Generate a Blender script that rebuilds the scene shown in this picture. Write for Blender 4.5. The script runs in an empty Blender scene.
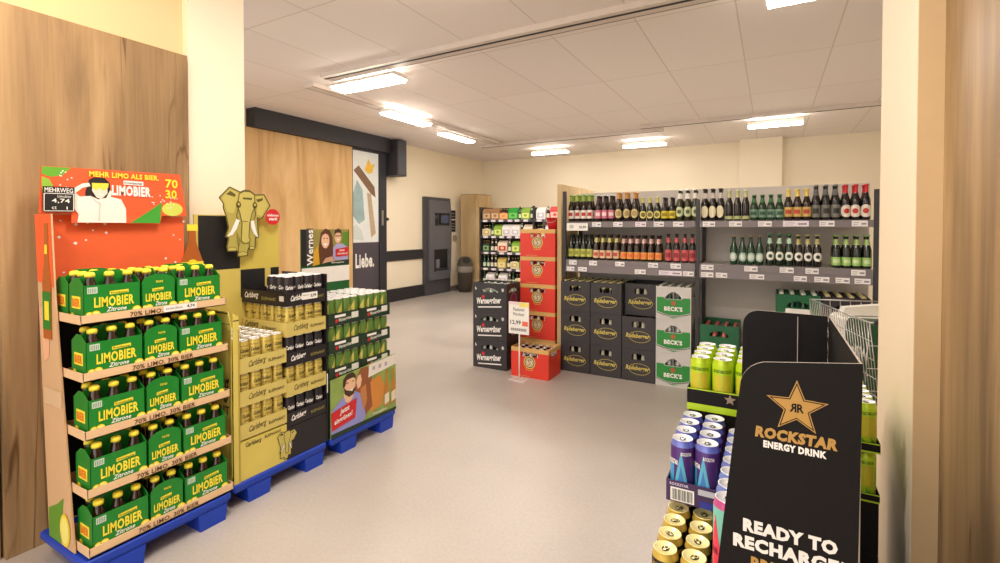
import bpy, math, random
from mathutils import Vector
random.seed(11)
SC = bpy.context.scene
COL = SC.collection
PI = math.pi

# ------------------------------------------------------------------ materials
def lin(c):
    r = []
    for x in c[:3]:
        x = x / 255.0
        r.append(x / 12.92 if x <= 0.04045 else ((x + 0.055) / 1.055) ** 2.4)
    return (r[0], r[1], r[2], 1.0)

_mc = {}
def M(rgb, rough=.5, metal=0.0, var=.07, scale=9.0, coat=0.0, spec=.5):
    """plain surface with a little procedural mottling"""
    key = (tuple(rgb), rough, metal, var, scale, coat, spec)
    if key in _mc: return _mc[key]
    m = bpy.data.materials.new('surface'); m.use_nodes = True
    nt = m.node_tree; N = nt.nodes; L = nt.links
    b = N['Principled BSDF']
    b.inputs['Roughness'].default_value = rough
    b.inputs['Metallic'].default_value = metal
    b.inputs['Coat Weight'].default_value = coat
    b.inputs['Specular IOR Level'].default_value = spec
    tc = N.new('ShaderNodeTexCoord'); nz = N.new('ShaderNodeTexNoise')
    nz.inputs['Scale'].default_value = scale; nz.inputs['Detail'].default_value = 2
    mx = N.new('ShaderNodeMix'); mx.data_type = 'RGBA'
    c = lin(rgb)
    mx.inputs['A'].default_value = tuple(min(1, x * (1 - var)) for x in c[:3]) + (1,)
    mx.inputs['B'].default_value = tuple(min(1, x * (1 + var)) for x in c[:3]) + (1,)
    L.new(tc.outputs['Object'], nz.inputs['Vector']); L.new(nz.outputs['Fac'], mx.inputs['Factor'])
    L.new(mx.outputs['Result'], b.inputs['Base Color'])
    _mc[key] = m
    return m

def glow(rgb, strength):
    m = bpy.data.materials.new('tube_light'); m.use_nodes = True
    b = m.node_tree.nodes['Principled BSDF']
    b.inputs['Base Color'].default_value = lin(rgb)
    b.inputs['Emission Color'].default_value = lin(rgb)
    b.inputs['Emission Strength'].default_value = strength
    return m

def wood(light, mid, dark, seam=.55, crack=True, grain=1.0):
    m = bpy.data.materials.new('wood'); m.use_nodes = True
    nt = m.node_tree; N = nt.nodes; L = nt.links
    b = N['Principled BSDF']; b.inputs['Roughness'].default_value = .5
    b.inputs['Specular IOR Level'].default_value = .3
    tc = N.new('ShaderNodeTexCoord')
    def noise(sc, scale, detail, dist=0):
        mp = N.new('ShaderNodeMapping'); mp.inputs['Scale'].default_value = sc
        nz = N.new('ShaderNodeTexNoise'); nz.inputs['Scale'].default_value = scale
        nz.inputs['Detail'].default_value = detail; nz.inputs['Distortion'].default_value = dist
        L.new(tc.outputs['Object'], mp.inputs['Vector']); L.new(mp.outputs['Vector'], nz.inputs['Vector'])
        return nz.outputs['Fac']
    broad = noise((1, 1, .16), 3.4, 5, .9)
    r1 = N.new('ShaderNodeValToRGB'); e = r1.color_ramp.elements
    e[0].position = .30; e[0].color = lin(dark); e[1].position = .68; e[1].color = lin(light)
    k = r1.color_ramp.elements.new(.5); k.color = lin(mid)
    L.new(broad, r1.inputs['Fac'])
    fine = noise((1, 1, .04), 70, 4, .2)
    r2 = N.new('ShaderNodeValToRGB'); e = r2.color_ramp.elements
    e[0].position = .3; e[0].color = (.72, .70, .68, 1); e[1].position = .65; e[1].color = (1, 1, 1, 1)
    L.new(fine, r2.inputs['Fac'])
    mx = N.new('ShaderNodeMix'); mx.data_type = 'RGBA'; mx.blend_type = 'MULTIPLY'; mx.inputs['Factor'].default_value = .55 * grain
    L.new(r1.outputs['Color'], mx.inputs['A']); L.new(r2.outputs['Color'], mx.inputs['B'])
    out = mx.outputs['Result']
    if crack:
        cr = noise((1, 1, .07), 4.0, 4, .6)
        r3 = N.new('ShaderNodeValToRGB'); e = r3.color_ramp.elements
        e[0].position = .490; e[0].color = (1, 1, 1, 1); e[1].position = .51; e[1].color = (1, 1, 1, 1)
        k = r3.color_ramp.elements.new(.5); k.color = (.36, .28, .2, 1)
        gate = noise((1, 1, .5), 1.7, 1)
        rg = N.new('ShaderNodeValToRGB'); e = rg.color_ramp.elements
        e[0].position = .44; e[0].color = (0, 0, 0, 1); e[1].position = .54; e[1].color = (1, 1, 1, 1)
        L.new(gate, rg.inputs['Fac']); L.new(cr, r3.inputs['Fac'])
        m2 = N.new('ShaderNodeMix'); m2.data_type = 'RGBA'; m2.blend_type = 'MULTIPLY'
        L.new(rg.outputs['Color'], m2.inputs['Factor']); L.new(out, m2.inputs['A']); L.new(r3.outputs['Color'], m2.inputs['B'])
        out = m2.outputs['Result']
    L.new(out, b.inputs['Base Color'])
    return m

def ceiling_mat():
    m = bpy.data.materials.new('ceiling_tiles'); m.use_nodes = True
    nt = m.node_tree; N = nt.nodes; L = nt.links
    b = N['Principled BSDF']; b.inputs['Roughness'].default_value = .8
    tc = N.new('ShaderNodeTexCoord'); mp = N.new('ShaderNodeMapping')
    mp.inputs['Location'].default_value = (.25 + 7.3, -2.56 + 14.6, 0)
    bk = N.new('ShaderNodeTexBrick'); bk.offset = 0; bk.squash = 1
    bk.inputs['Scale'].default_value = 1; bk.inputs['Brick Width'].default_value = .73
    bk.inputs['Row Height'].default_value = 1.46; bk.inputs['Mortar Size'].default_value = .006
    bk.inputs['Mortar Smooth'].default_value = .4
    bk.inputs['Color1'].default_value = lin((246, 238, 233)); bk.inputs['Color2'].default_value = lin((242, 233, 228))
    bk.inputs['Mortar'].default_value = lin((214, 204, 197))
    L.new(tc.outputs['Object'], mp.inputs['Vector']); L.new(mp.outputs['Vector'], bk.inputs['Vector'])
    L.new(bk.outputs['Color'], b.inputs['Base Color'])
    return m

def floor_mat():
    m = bpy.data.materials.new('floor_vinyl'); m.use_nodes = True
    nt = m.node_tree; N = nt.nodes; L = nt.links
    b = N['Principled BSDF']; b.inputs['Specular IOR Level'].default_value = .45
    tc = N.new('ShaderNodeTexCoord')
    n1 = N.new('ShaderNodeTexNoise'); n1.inputs['Scale'].default_value = 1.1; n1.inputs['Detail'].default_value = 5
    n2 = N.new('ShaderNodeTexNoise'); n2.inputs['Scale'].default_value = 60; n2.inputs['Detail'].default_value = 2
    L.new(tc.outputs['Object'], n1.inputs['Vector']); L.new(tc.outputs['Object'], n2.inputs['Vector'])
    r = N.new('ShaderNodeValToRGB'); e = r.color_ramp.elements
    e[0].position = .3; e[0].color = lin((174, 165, 158)); e[1].position = .7; e[1].color = lin((190, 181, 174))
    L.new(n1.outputs['Fac'], r.inputs['Fac'])
    r2 = N.new('ShaderNodeValToRGB'); e = r2.color_ramp.elements
    e[0].position = .35; e[0].color = (.93, .93, .93, 1); e[1].position = .6; e[1].color = (1, 1, 1, 1)
    L.new(n2.outputs['Fac'], r2.inputs['Fac'])
    mx = N.new('ShaderNodeMix'); mx.data_type = 'RGBA'; mx.blend_type = 'MULTIPLY'; mx.inputs['Factor'].default_value = 1
    L.new(r.outputs['Color'], mx.inputs['A']); L.new(r2.outputs['Color'], mx.inputs['B'])
    L.new(mx.outputs['Result'], b.inputs['Base Color'])
    rr = N.new('ShaderNodeMapRange'); rr.inputs['To Min'].default_value = .28; rr.inputs['To Max'].default_value = .46
    L.new(n1.outputs['Fac'], rr.inputs['Value']); L.new(rr.outputs['Result'], b.inputs['Roughness'])
    return m

BLACK = M((26, 24, 25), .55); INK = M((22, 20, 20), .6); WHITE = M((242, 238, 232), .5)
KRAFT = M((208, 170, 128), .75, var=.05); GREEN = M((18, 128, 38), .45); LEMON = M((250, 218, 40), .45)
YELLOW = M((246, 226, 60), .5); ORANGE = M((238, 100, 50), .6); DARKGREEN = M((14, 92, 36), .5)
BLUE = M((14, 60, 178), .45, var=.12); GOLDC = M((214, 196, 96), .55); CANGOLD = M((206, 184, 92), .3, metal=.35)
SILVER = M((222, 222, 222), .25, metal=.7); LIDWHITE = M((240, 240, 240), .3, metal=.25)
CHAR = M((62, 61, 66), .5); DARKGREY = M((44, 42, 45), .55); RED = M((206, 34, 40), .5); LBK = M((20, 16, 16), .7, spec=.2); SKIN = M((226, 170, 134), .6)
CREAM = M((249, 237, 212), .75, var=.025, scale=1.5); WIRE = M((190, 190, 186), .3, metal=.8)

# ------------------------------------------------------------------ mesh builder
_tc = {}
def text_geo(s, bold=.0, shear=0.0):
    k = (s, bold, shear)
    if k in _tc: return _tc[k]
    cu = bpy.data.curves.new('lettering', 'FONT'); cu.body = s; cu.size = 1; cu.offset = bold; cu.shear = shear
    cu.space_character = 1.0 + bold * 2.2; cu.resolution_u = 2; cu.fill_mode = 'FRONT'
    ob = bpy.data.objects.new('lettering', cu); COL.objects.link(ob)
    me = bpy.data.meshes.new_from_object(ob.evaluated_get(bpy.context.evaluated_depsgraph_get()))
    vs = [(v.co.x, v.co.y) for v in me.vertices]; fs = [tuple(p.vertices) for p in me.polygons]
    bpy.data.objects.remove(ob); bpy.data.curves.remove(cu); bpy.data.meshes.remove(me)
    x0 = min(v[0] for v in vs); x1 = max(v[0] for v in vs); y0 = min(v[1] for v in vs); y1 = max(v[1] for v in vs)
    vs = [((a - x0) / (x1 - x0), (b - y0) / (y1 - y0)) for a, b in vs]
    _tc[k] = (vs, fs)
    return _tc[k]

class Fr:
    """a flat face in space: origin, right, up; a + b + height off the face"""
    def __init__(s, o, r, u):
        s.o = Vector(o); s.r = Vector(r); s.u = Vector(u); s.n = s.r.cross(s.u)
    def __call__(s, a, b, c=0.0): return tuple(s.o + s.r * a + s.u * b + s.n * c)
def FX(x, y, z): return Fr((x, y, z), (0, 1, 0), (0, 0, 1))      # face looking to +X
def FY(x, y, z): return Fr((x, y, z), (1, 0, 0), (0, 0, 1))      # face looking to -Y
def FZ(x, y, z): return Fr((x, y, z), (1, 0, 0), (0, 1, 0))      # face looking up

class MB:
    def __init__(s): s.v = []; s.f = []; s.m = []; s.s = []; s.mats = []
    def mi(s, m):
        if m not in s.mats: s.mats.append(m)
        return s.mats.index(m)
    def add(s, vs, fs, mat, smooth=False):
        b = len(s.v); s.v += [tuple(v) for v in vs]; i = s.mi(mat)
        for f in fs: s.f.append(tuple(b + k for k in f)); s.m.append(i); s.s.append(smooth)
    def box(s, x0, x1, y0, y1, z0, z1, mat):
        vs = [(x, y, z) for z in (z0, z1) for y in (y0, y1) for x in (x0, x1)]
        s.add(vs, [(0, 2, 3, 1), (4, 5, 7, 6), (0, 1, 5, 4), (2, 6, 7, 3), (0, 4, 6, 2), (1, 3, 7, 5)], mat)
        return s
    def bev(s, x0, x1, y0, y1, z0, z1, mat, c=.01):
        """box with chamfered vertical edges and top"""
        P = [(x0 + c, y0), (x1 - c, y0), (x1, y0 + c), (x1, y1 - c), (x1 - c, y1), (x0 + c, y1), (x0, y1 - c), (x0, y0 + c)]
        cx, cy = (x0 + x1) / 2, (y0 + y1) / 2
        def ins(p): return (p[0] + (c * .7 if p[0] < cx else -c * .7), p[1] + (c * .7 if p[1] < cy else -c * .7))
        vs = [(p[0], p[1], z0) for p in P] + [(p[0], p[1], z1 - c * .7) for p in P] + [ins(p) + (z1,) for p in P]
        fs = [tuple(range(7, -1, -1)), tuple(range(16, 24))]
        for k in range(2):
            for i in range(8):
                j = (i + 1) % 8; fs.append((8 * k + i, 8 * k + j, 8 * k + 8 + j, 8 * k + 8 + i))
        s.add(vs, fs, mat); return s
    def prism(s, poly, fr, d0, d1, mat, side=None):
        A = sum(poly[i][0] * poly[(i + 1) % len(poly)][1] - poly[(i + 1) % len(poly)][0] * poly[i][1] for i in range(len(poly)))
        if A < 0: poly = poly[::-1]
        n = len(poly)
        vs = [fr(a, b, d0) for a, b in poly] + [fr(a, b, d1) for a, b in poly]
        s.add(vs, [tuple(range(n - 1, -1, -1)), tuple(range(n, 2 * n))], mat)
        s.add(vs, [(i, (i + 1) % n, n + (i + 1) % n, n + i) for i in range(n)], side or mat)
        return s
    def flat(s, poly, fr, off, mat):
        A = sum(poly[i][0] * poly[(i + 1) % len(poly)][1] - poly[(i + 1) % len(poly)][0] * poly[i][1] for i in range(len(poly)))
        if A < 0: poly = poly[::-1]
        s.add([fr(a, b, off) for a, b in poly], [tuple(range(len(poly)))], mat); return s
    def rect(s, a0, a1, b0, b1, fr, off, mat): return s.flat([(a0, b0), (a1, b0), (a1, b1), (a0, b1)], fr, off, mat)
    def disc(s, a, b, ra, fr, off, mat, rb=None, n=24, t0=0, t1=2 * PI):
        rb = rb or ra; full = abs(t1 - t0 - 2 * PI) < 1e-6
        k = n if full else n + 1
        return s.flat([(a + ra * math.cos(t0 + (t1 - t0) * i / n), b + rb * math.sin(t0 + (t1 - t0) * i / n)) for i in range(k)], fr, off, mat)
    def ring(s, a, b, ra, rb, w, fr, off, mat, n=28):
        vs = []; fs = []
        for i in range(n):
            t = 2 * PI * i / n; c, d = math.cos(t), math.sin(t)
            vs += [fr(a + (ra - w) * c, b + (rb - w) * d, off), fr(a + ra * c, b + rb * d, off)]
        for i in range(n):
            j = (i + 1) % n; fs.append((2 * i, 2 * i + 1, 2 * j + 1, 2 * j))
        s.add(vs, fs, mat); return s
    def stroke(s, pts, w, fr, off, mat):
        for (a, b), (c, d) in zip(pts, pts[1:]):
            l = math.hypot(c - a, d - b) or 1; nx, ny = -(d - b) / l * w / 2, (c - a) / l * w / 2
            s.flat([(a + nx, b + ny), (a - nx, b - ny), (c - nx, d - ny), (c + nx, d + ny)], fr, off, mat)
        return s
    def text(s, t, a, b, w, h, fr, off, mat, bold=.0, shear=0.0, rise=0.0, rot=0.0):
        vs, fs = text_geo(t, bold, shear)
        co, si = math.cos(rot), math.sin(rot); P = []
        for x, y in vs:
            p, q = x * w, y * h + rise * x
            P.append(fr(a + p * co - q * si, b + p * si + q * co, off))
        if w < 0: fs = [f[::-1] for f in fs]
        s.add(P, fs, mat); return s
    def lathe(s, prof, n=16, c=(0, 0, 0), smooth=True):
        """prof: list of (r, z, material of the band up to the next)"""
        ring = []
        for r, z, *_ in prof:
            if r < 1e-6: ring.append([len(s.v)]); s.v.append((c[0], c[1], c[2] + z))
            else:
                ring.append(list(range(len(s.v), len(s.v) + n)))
                s.v += [(c[0] + r * math.cos(2 * PI * i / n), c[1] + r * math.sin(2 * PI * i / n), c[2] + z) for i in range(n)]
        for k in range(len(prof) - 1):
            A, B = ring[k], ring[k + 1]; mi = s.mi(prof[k][2])
            for i in range(n):
                j = (i + 1) % n
                if len(A) == 1 and len(B) == 1: continue
                if len(A) == 1: f = (A[0], B[j], B[i])
                elif len(B) == 1: f = (A[i], A[j], B[0])
                else: f = (A[i], A[j], B[j], B[i])
                if len(A) == 1: f = (A[0], B[j], B[i])
                s.f.append(f); s.m.append(mi); s.s.append(smooth)
        return s
    def arc(s, r, z0, z1, a0, a1, mat, n=6, shape=None, c=(0, 0, 0)):
        """patch wrapped on a cylinder; shape(t) gives lower, upper fraction"""
        vs = []; fs = []
        for i in range(n + 1):
            t = i / n; a = a0 + (a1 - a0) * t; lo, hi = shape(t) if shape else (0, 1)
            x, y = c[0] + r * math.cos(a), c[1] + r * math.sin(a)
            vs += [(x, y, c[2] + z0 + (z1 - z0) * lo), (x, y, c[2] + z0 + (z1 - z0) * hi)]
        for i in range(n): fs.append((2 * i, 2 * i + 2, 2 * i + 3, 2 * i + 1))
        s.add(vs, fs, mat, True); return s
    def tube(s, p, r, mat, n=6, closed=False):
        P = [Vector(q) for q in p]; R = []
        for i, q in enumerate(P):
            d = (P[(i + 1) % len(P)] - P[i - 1]) if closed else (P[min(i + 1, len(P) - 1)] - P[max(i - 1, 0)])
            d.normalize(); x = d.cross(Vector((0, 0, 1)) if abs(d.z) < .9 else Vector((1, 0, 0))); x.normalize(); y = d.cross(x)
            R.append([q + x * r * math.cos(2 * PI * k / n) + y * r * math.sin(2 * PI * k / n) for k in range(n)])
        vs = [v for ring in R for v in ring]; fs = []
        m = len(P)
        for i in range(m if closed else m - 1):
            j = (i + 1) % m
            for k in range(n): fs.append((i * n + k, i * n + (k + 1) % n, j * n + (k + 1) % n, j * n + k))
        if not closed: fs += [tuple(range(n - 1, -1, -1)), tuple(range((m - 1) * n, m * n))]
        s.add(vs, fs, mat, True); return s
    def mesh(s, name):
        me = bpy.data.meshes.new(name); me.from_pydata(s.v, [], s.f)
        for m in s.mats: me.materials.append(m)
        me.polygons.foreach_set('material_index', s.m); me.polygons.foreach_set('use_smooth', s.s)
        me.update(); return me

# ------------------------------------------------------------------ scene tree
LABELS = {}
def link(name, data, parent=None):
    o = bpy.data.objects.new(name, data); COL.objects.link(o)
    if parent is not None: o.parent = parent
    return o
def tag(o, label, cat, group=None):
    o['label'] = label; o['category'] = cat
    if group: o['group'] = group
    LABELS.setdefault(label, []).append(o.name); return o
def thing(name, label, cat, loc=(0, 0, 0), rz=0, group=None, data=None):
    o = link(name, data); o.location = loc; o.rotation_euler = (0, 0, rz); return tag(o, label, cat, group)
def part(name, mb, parent, label=None):
    o = link(name, mb.mesh(name) if isinstance(mb, MB) else mb, parent)
    if label: o['label'] = label
    return o
def struct(name, mb, parent=None):
    o = link(name, mb.mesh(name), parent)
    if parent is None: o['kind'] = 'structure'
    return o
def inst(proto, label, cat, loc, rz=0, group=None):
    """proto: [(name, mesh, index of its parent piece)], the first is the thing itself; every piece becomes an object of its own"""
    os = []
    for i, (n, me, pi) in enumerate(proto):
        if i == 0:
            o = thing(n, label, cat, loc, rz, group, me)
        else:
            o = link(n, me, os[pi])
        os.append(o)
    return os[0]

ORD = ['first', 'second', 'third', 'fourth', 'fifth', 'sixth', 'seventh', 'eighth', 'ninth', 'tenth', 'eleventh', 'twelfth']
def nth(i, n, side='left'):
    if n == 1: return 'only'
    if i == 0: return 'leftmost' if side == 'left' else 'nearest'
    if i == n - 1: return 'rightmost' if side == 'left' else 'farthest'
    return ORD[i]
# ------------------------------------------------------------------ the room
CEIL = 3.14
WOODL = wood((190, 160, 118), (168, 138, 98), (130, 104, 74))
WOODH = wood((230, 194, 138), (216, 176, 118), (190, 148, 94), crack=False, grain=.6)
WOODS = wood((222, 196, 150), (208, 180, 134), (186, 156, 110), crack=False, grain=.5)

struct('floor', MB().box(-7.2, 3.2, -3.0, 11.2, -.1, 0, floor_mat()))
struct('ceiling', MB().box(-7.2, 3.2, -1.6, 11.2, CEIL, CEIL + .1, ceiling_mat()))
struct('wall_left', MB().box(-6.65, -6.5, 2.0, 10.75, 0, CEIL, CREAM))
struct('wall_back', MB().box(-6.65, 3.2, 10.6, 10.75, 0, CEIL, CREAM))
struct('wall_right', MB().box(2.6, 2.75, -1.0, 10.6, 0, CEIL, CREAM))
struct('trim_1', MB().box(-.55, .16, 10.35, 10.6, 0, CEIL, CREAM))                     # shallow pier on the back wall
WARMW = M((238, 208, 162), .75, var=.03, scale=1.2)
struct('wall_near_left', MB().box(-3.42, -2.985, -1.6, 1.558, 0, CEIL, WARMW))
struct('trim_2', MB().box(-3.40, -2.93, 1.56, 1.9, 0, CEIL, CREAM))                    # pier beside the oak panelling
struct('trim_3', MB().box(-2.984, -2.9, .765, 1.54, 0, 2.425, WOODL))                  # oak wall panel
struct('trim_4', MB().box(-2.984, -2.925, -1.2, .755, 0, 2.425, WOODL))
PIERC = M((247, 229, 200), .7, var=.025, scale=1.5)
struct('trim_5', MB().box(.42, .86, 2.1, 2.71, 0, CEIL, PIERC))                        # pier on the right
struct('trim_10', MB().box(.4215, .489, 2.094, 2.0995, 0, CEIL, M((212, 182, 138), .7)))  # thin sheet over the pier's front face, tinted darker for its shade
struct('trim_6', MB().box(.489, .56, -.9, 2.095, 0, 2.6, WOODL))
struct('wall_near_right', MB().box(.565, .86, -1.2, 2.098, 0, CEIL, WARMW))
# left hall wall: dark header, oak panel, stripes
HDR = M((46, 45, 52), .55)
struct('trim_7', MB().box(-6.5, -6.3, 4.24, 6.98, 2.87, 3.139, HDR))
struct('trim_8', MB().box(-6.499, -6.4, 3.6, 6.13, 0, 2.868, WOODH))
struct('trim_9', MB().box(-6.499, -6.47, 7.03, 8.17, .8, 1.0, DARKGREY))
struct('baseboard_left', MB().box(-6.499, -6.465, 7.03, 8.17, 0, .25, DARKGREY))
struct('baseboard_far_left', MB().box(-6.499, -6.47, 9.14, 10.34, 0, .1, M((120, 112, 102), .6)))
# glazed shop door with a printed film
d = link('door_1', None); d.location = (-6.499, 0, 0); d['kind'] = 'structure'
fm = MB(); F = (.0, .1)
fm.box(0, .1, 6.135, 6.142, 0, 2.868, HDR); fm.box(0, .1, 6.8, 6.99, 0, 2.868, HDR); fm.box(0, .1, 6.142, 6.8, 2.83, 2.868, HDR)
fm.box(0, .1, 6.142, 6.8, 0, .08, HDR)
struct('door_frame', fm, d)
pm = MB(); fr = FX(.075, 6.142, 1.19)
pm.box(0, .074, 6.143, 6.799, 1.19, 2.829, M((226, 230, 228), .35))
W, H = .65, 1.64
pm.flat([(.0, .5 * H), (.12, .68 * H), (.25, .58 * H), (.30, .25 * H), (.16, .2 * H), (0, .3 * H)], fr, .001, M((150, 176, 178), .4, var=.3, scale=6))
pm.flat([(.04, .78 * H), (.16, .84 * H), (.55, .62 * H), (.58, .50 * H), (.46, .54 * H)], fr, .002, M((126, 92, 66), .5, var=.3, scale=20))
pm.flat([(.36, .55 * H), (.46, .54 * H), (.58, .10 * H), (.46, .05 * H)], fr, .003, M((188, 166, 136), .5, var=.25, scale=15))
pm.flat([(.30, .80 * H), (.40, .93 * H), (.46, .86 * H), (.55, .88 * H), (.50, .78 * H), (.40, .76 * H)], fr, .004, M((238, 190, 60), .5, var=.2))
pm.flat([(0, .04 * H), (.28, .02 * H), (.22, .14 * H), (.08, .2 * H), (0, .16 * H)], fr, .002, M((206, 214, 210), .5))
struct('door_film', pm, d)
lp = MB(); lp.box(0, .074, 6.143, 6.799, .081, 1.188, M((78, 72, 80), .45)); struct('door_panel', lp, d)
struct('door_lettering', MB().text('Liebe.', 6.215, .73, .46, .26, Fr((.076, 0, 0), (0, 1, 0), (0, 0, 1)), 0, WHITE, .035), d)
hm = MB(); hm.box(.1, .13, 6.835, 6.875, 1.5, 1.78, M((170, 168, 164), .3, metal=.7)); struct('door_handle', hm, d)
# dark shutter motor box at the end of the header
sb = thing('shutter_box', 'dark grey boxy housing hanging at the end of the dark header above the hall door', 'box', (-6.5, 7.0, 2.44))
part('housing', MB().bev(0, .36, 0, .27, 0, .68, HDR, .006), sb)
part('end_cover', MB().box(.361, .37, .02, .25, .03, .65, M((66, 68, 76), .45)), sb)
kb = thing('wall_switch', 'small round black switch on the cream wall beside the hall door', 'switch', (-6.5, 7.1, 1.62))
k = MB(); k.lathe([(0, 0, BLACK), (.03, 0, BLACK), (.03, .03, BLACK), (.02, .045, BLACK), (0, .045, BLACK)], 14); k.v = [(z, x, y) for x, y, z in k.v]
part('button', k, kb)

# ------------------------------------------------------------------ ceiling lights and rails
TUBE = glow((255, 246, 232), 20.0)
UPL = glow((255, 244, 232), 13.0)
HOUS = M((236, 230, 222), .5)
def luminaire(x, y, ln, along, label, w=.17):
    t = thing('ceiling_light', label, 'light', (x, y, 3.0), 0 if along == 'x' else PI / 2, 'fluorescent ceiling lights')
    h = ln / 2
    b = MB(); b.prism([(-w / 2, .03), (w / 2, .03), (w / 2 - .03, .075), (-w / 2 + .03, .075)], Fr((-h, 0, 0), (0, 1, 0), (0, 0, 1)), 0, ln, HOUS)
    part('housing', b, t)
    g = MB(); g.prism([(-w / 2 + .012, .028), (-w / 2 + .03, 0), (w / 2 - .03, 0), (w / 2 - .012, .028)], Fr((-h + .01, 0, 0), (0, 1, 0), (0, 0, 1)), 0, ln - .02, TUBE)
    part('diffuser', g, t)
    m = MB()
    for sx in (-.3, .3): m.box(sx * ln - .02, sx * ln + .02, -.05, -.032, .076, .084, HOUS)
    part('bracket', m, t)
    u = MB(); u.box(-h + .04, h - .04, -.03, .045, .0755, .0775, UPL); part('uplight', u, t)
luminaire(-3.86, 3.93, .92, 'x', 'long ceiling light under the corner where the two ceiling rails meet', .25)
luminaire(-4.6, 5.46, .92, 'y', 'nearer ceiling light of the pair on the rail along the hall wall', .22)
luminaire(-4.8, 7.02, .92, 'y', 'farther ceiling light of the pair on the rail along the hall wall', .2)
luminaire(-4.05, 9.35, .8, 'x', 'ceiling light nearest the oak column on the far rail', .18)
luminaire(-2.12, 9.38, .8, 'x', 'middle ceiling light on the far rail before the back wall', .18)
luminaire(.03, 8.5, .74, 'x', 'ceiling light above the shelves at the right end of the far rail', .18)
luminaire(.165, 3.86, .42, 'x', 'ceiling light cut by the top edge above the right beer shelves', .22)
luminaire(-1.9, 2.545, .42, 'x', 'ceiling light closest to the viewer, just showing at the top edge', .2)
RAILM = M((222, 210, 200), .5)
def rail(x0, x1, y0, y1, label):
    r = thing('ceiling_rail', label, 'rail', ((x0 + x1) / 2, (y0 + y1) / 2, 3.085), 0, 'ceiling rails')
    a, b = (x1 - x0) / 2, (y1 - y0) / 2
    part('channel', MB().box(-a, a, -b, b, .002, .054, RAILM), r)
    s = MB()
    if a > b: s.box(-a, a, -b + .05, -b + .08, 0, .0018, BLACK); s.box(-a, a, b - .02, b - .01, 0, .0018, M((150, 138, 128), .6))
    else: s.box(a - .026, a - .012, -b, b, 0, .0018, M((150, 138, 128), .6)); s.box(-a + .01, -a + .018, -b, b, 0, .0018, M((150, 138, 128), .6))
    part('slot', s, r)
rail(-4.3, 1.6, 3.66, 3.83, 'long pale ceiling rail with a black slot running across the room')
rail(-4.78, -4.62, 3.84, 8.3, 'pale ceiling rail running along the hall side')
rail(-5.2, -1.6, 8.42, 8.52, 'pale ceiling rail at the far end, left stretch')
rail(-1.9, 2.0, 8.08, 8.18, 'pale ceiling rail at the far end, right stretch above the shelves')

# ------------------------------------------------------------------ deposit machine, bin, column, wall plates
mc = thing('deposit_machine', 'tall dark grey bottle return machine set into the hall wall', 'machine', (-6.498, 8.19, 0))
MG = M((74, 72, 76), .5); MG2 = M((98, 98, 106), .4)
part('cabinet', MB().box(0, .08, 0, .92, 0, 2.12, MG), mc)
fp = MB(); fr = FX(.08, 0, 0)
xs = [.86 + .05 * math.sin(PI * i / 10) for i in range(11)]
R = lambda z0, z1: [(.10, z0), (.80, z0), (.80, z1), (.10, z1)]
def fpan(poly): fp.prism(poly, fr, 0, .05, MG2)
fpan([(.10, .32), (.84, .32), (.87, .5), (.10, .5)])
fpan([(.10, .5), (.25, .5), (.25, .98), (.10, .98)]); fpan([(.80, .5), (.87, .5), (.895, .98), (.80, .98)])
fpan([(.10, .98), (.895, .98), (.90, 1.5), (.10, 1.5)])
fpan([(.10, 1.5), (.28, 1.5), (.28, 1.78), (.10, 1.78)]); fpan([(.84, 1.5), (.90, 1.5), (.895, 1.78), (.84, 1.78)])
fpan([(.10, 1.78), (.895, 1.78), (.86, 2.05), (.10, 2.05)])
part('front_panel', fp, mc)
op = MB(); op.box(.079, .084, .25, .80, .5, .98, BLACK); op.box(.084, .12, .3, .75, .5, .56, M((50, 52, 60), .4)); op.box(.084, .10, .36, .48, .57, .76, M((120, 122, 128), .4))
part('intake', op, mc)
sc = MB(); sc.box(.084, .11, .5, .82, 1.53, 1.76, BLACK); sc.rect(.53, .80, 1.56, 1.73, FX(.11, 0, 0), .001, M((70, 84, 118), .2)); sc.rect(.3, .46, 1.5, 1.78, FX(.085, 0, 0), .0, BLACK); sc.rect(.32, .44, 1.66, 1.72, FX(.085, 0, 0), .002, M((70, 70, 76), .5))
part('screen', sc, mc)
sg = thing('wall_notice', 'two small black notices one above the other right of the return machine', 'sign', (-6.499, 9.22, 1.36))
n = MB(); n.box(0, .012, 0, .2, .3, .5, BLACK); n.box(0, .012, 0, .2, .0, .27, BLACK)
for zz in (.06, .12, .18, .35, .42): n.rect(.03, .17, zz, zz + .018, FX(.012, 0, 0), .001, M((150, 146, 138), .6))
part('plate', n, sg)
b = MB(); b.bev(0, .05, .1, .2, -.2, -.08, M((170, 150, 130), .5)); part('button_box', b, sg)

bn = thing('waste_bin', 'dark brown round waste bin with a liner and swing top beside the return machine', 'bin', (-6.09, 9.22, 0))
BB = M((84, 76, 68), .45); b = MB()
b.lathe([(0, 0, BB), (.145, 0, BB), (.175, .52, BB), (.18, .53, BB), (.18, .56, BB), (.165, .56, BB), (0, .54, BB)], 24); part('body', b, bn)
b = MB(); LN = M((150, 142, 130), .35); pr = [(.181, .45, LN)]
for i in range(5): pr.append((.186 + .006 * (i % 2), .47 + i * .025, LN))
pr.append((.181, .585, LN)); b.lathe(pr, 24); part('liner', b, bn)
b = MB(); b.lathe([(.18, .575, BB), (.182, .62, BB), (.16, .72, BB), (.10, .79, BB), (0, .81, BB)], 24)
b.disc(0, 0, .09, Fr((.10, -.10, .71), (.707, .707, 0), (-.42, .42, .8)), .02, BLACK, .085); part('swing_lid', b, bn)

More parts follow.
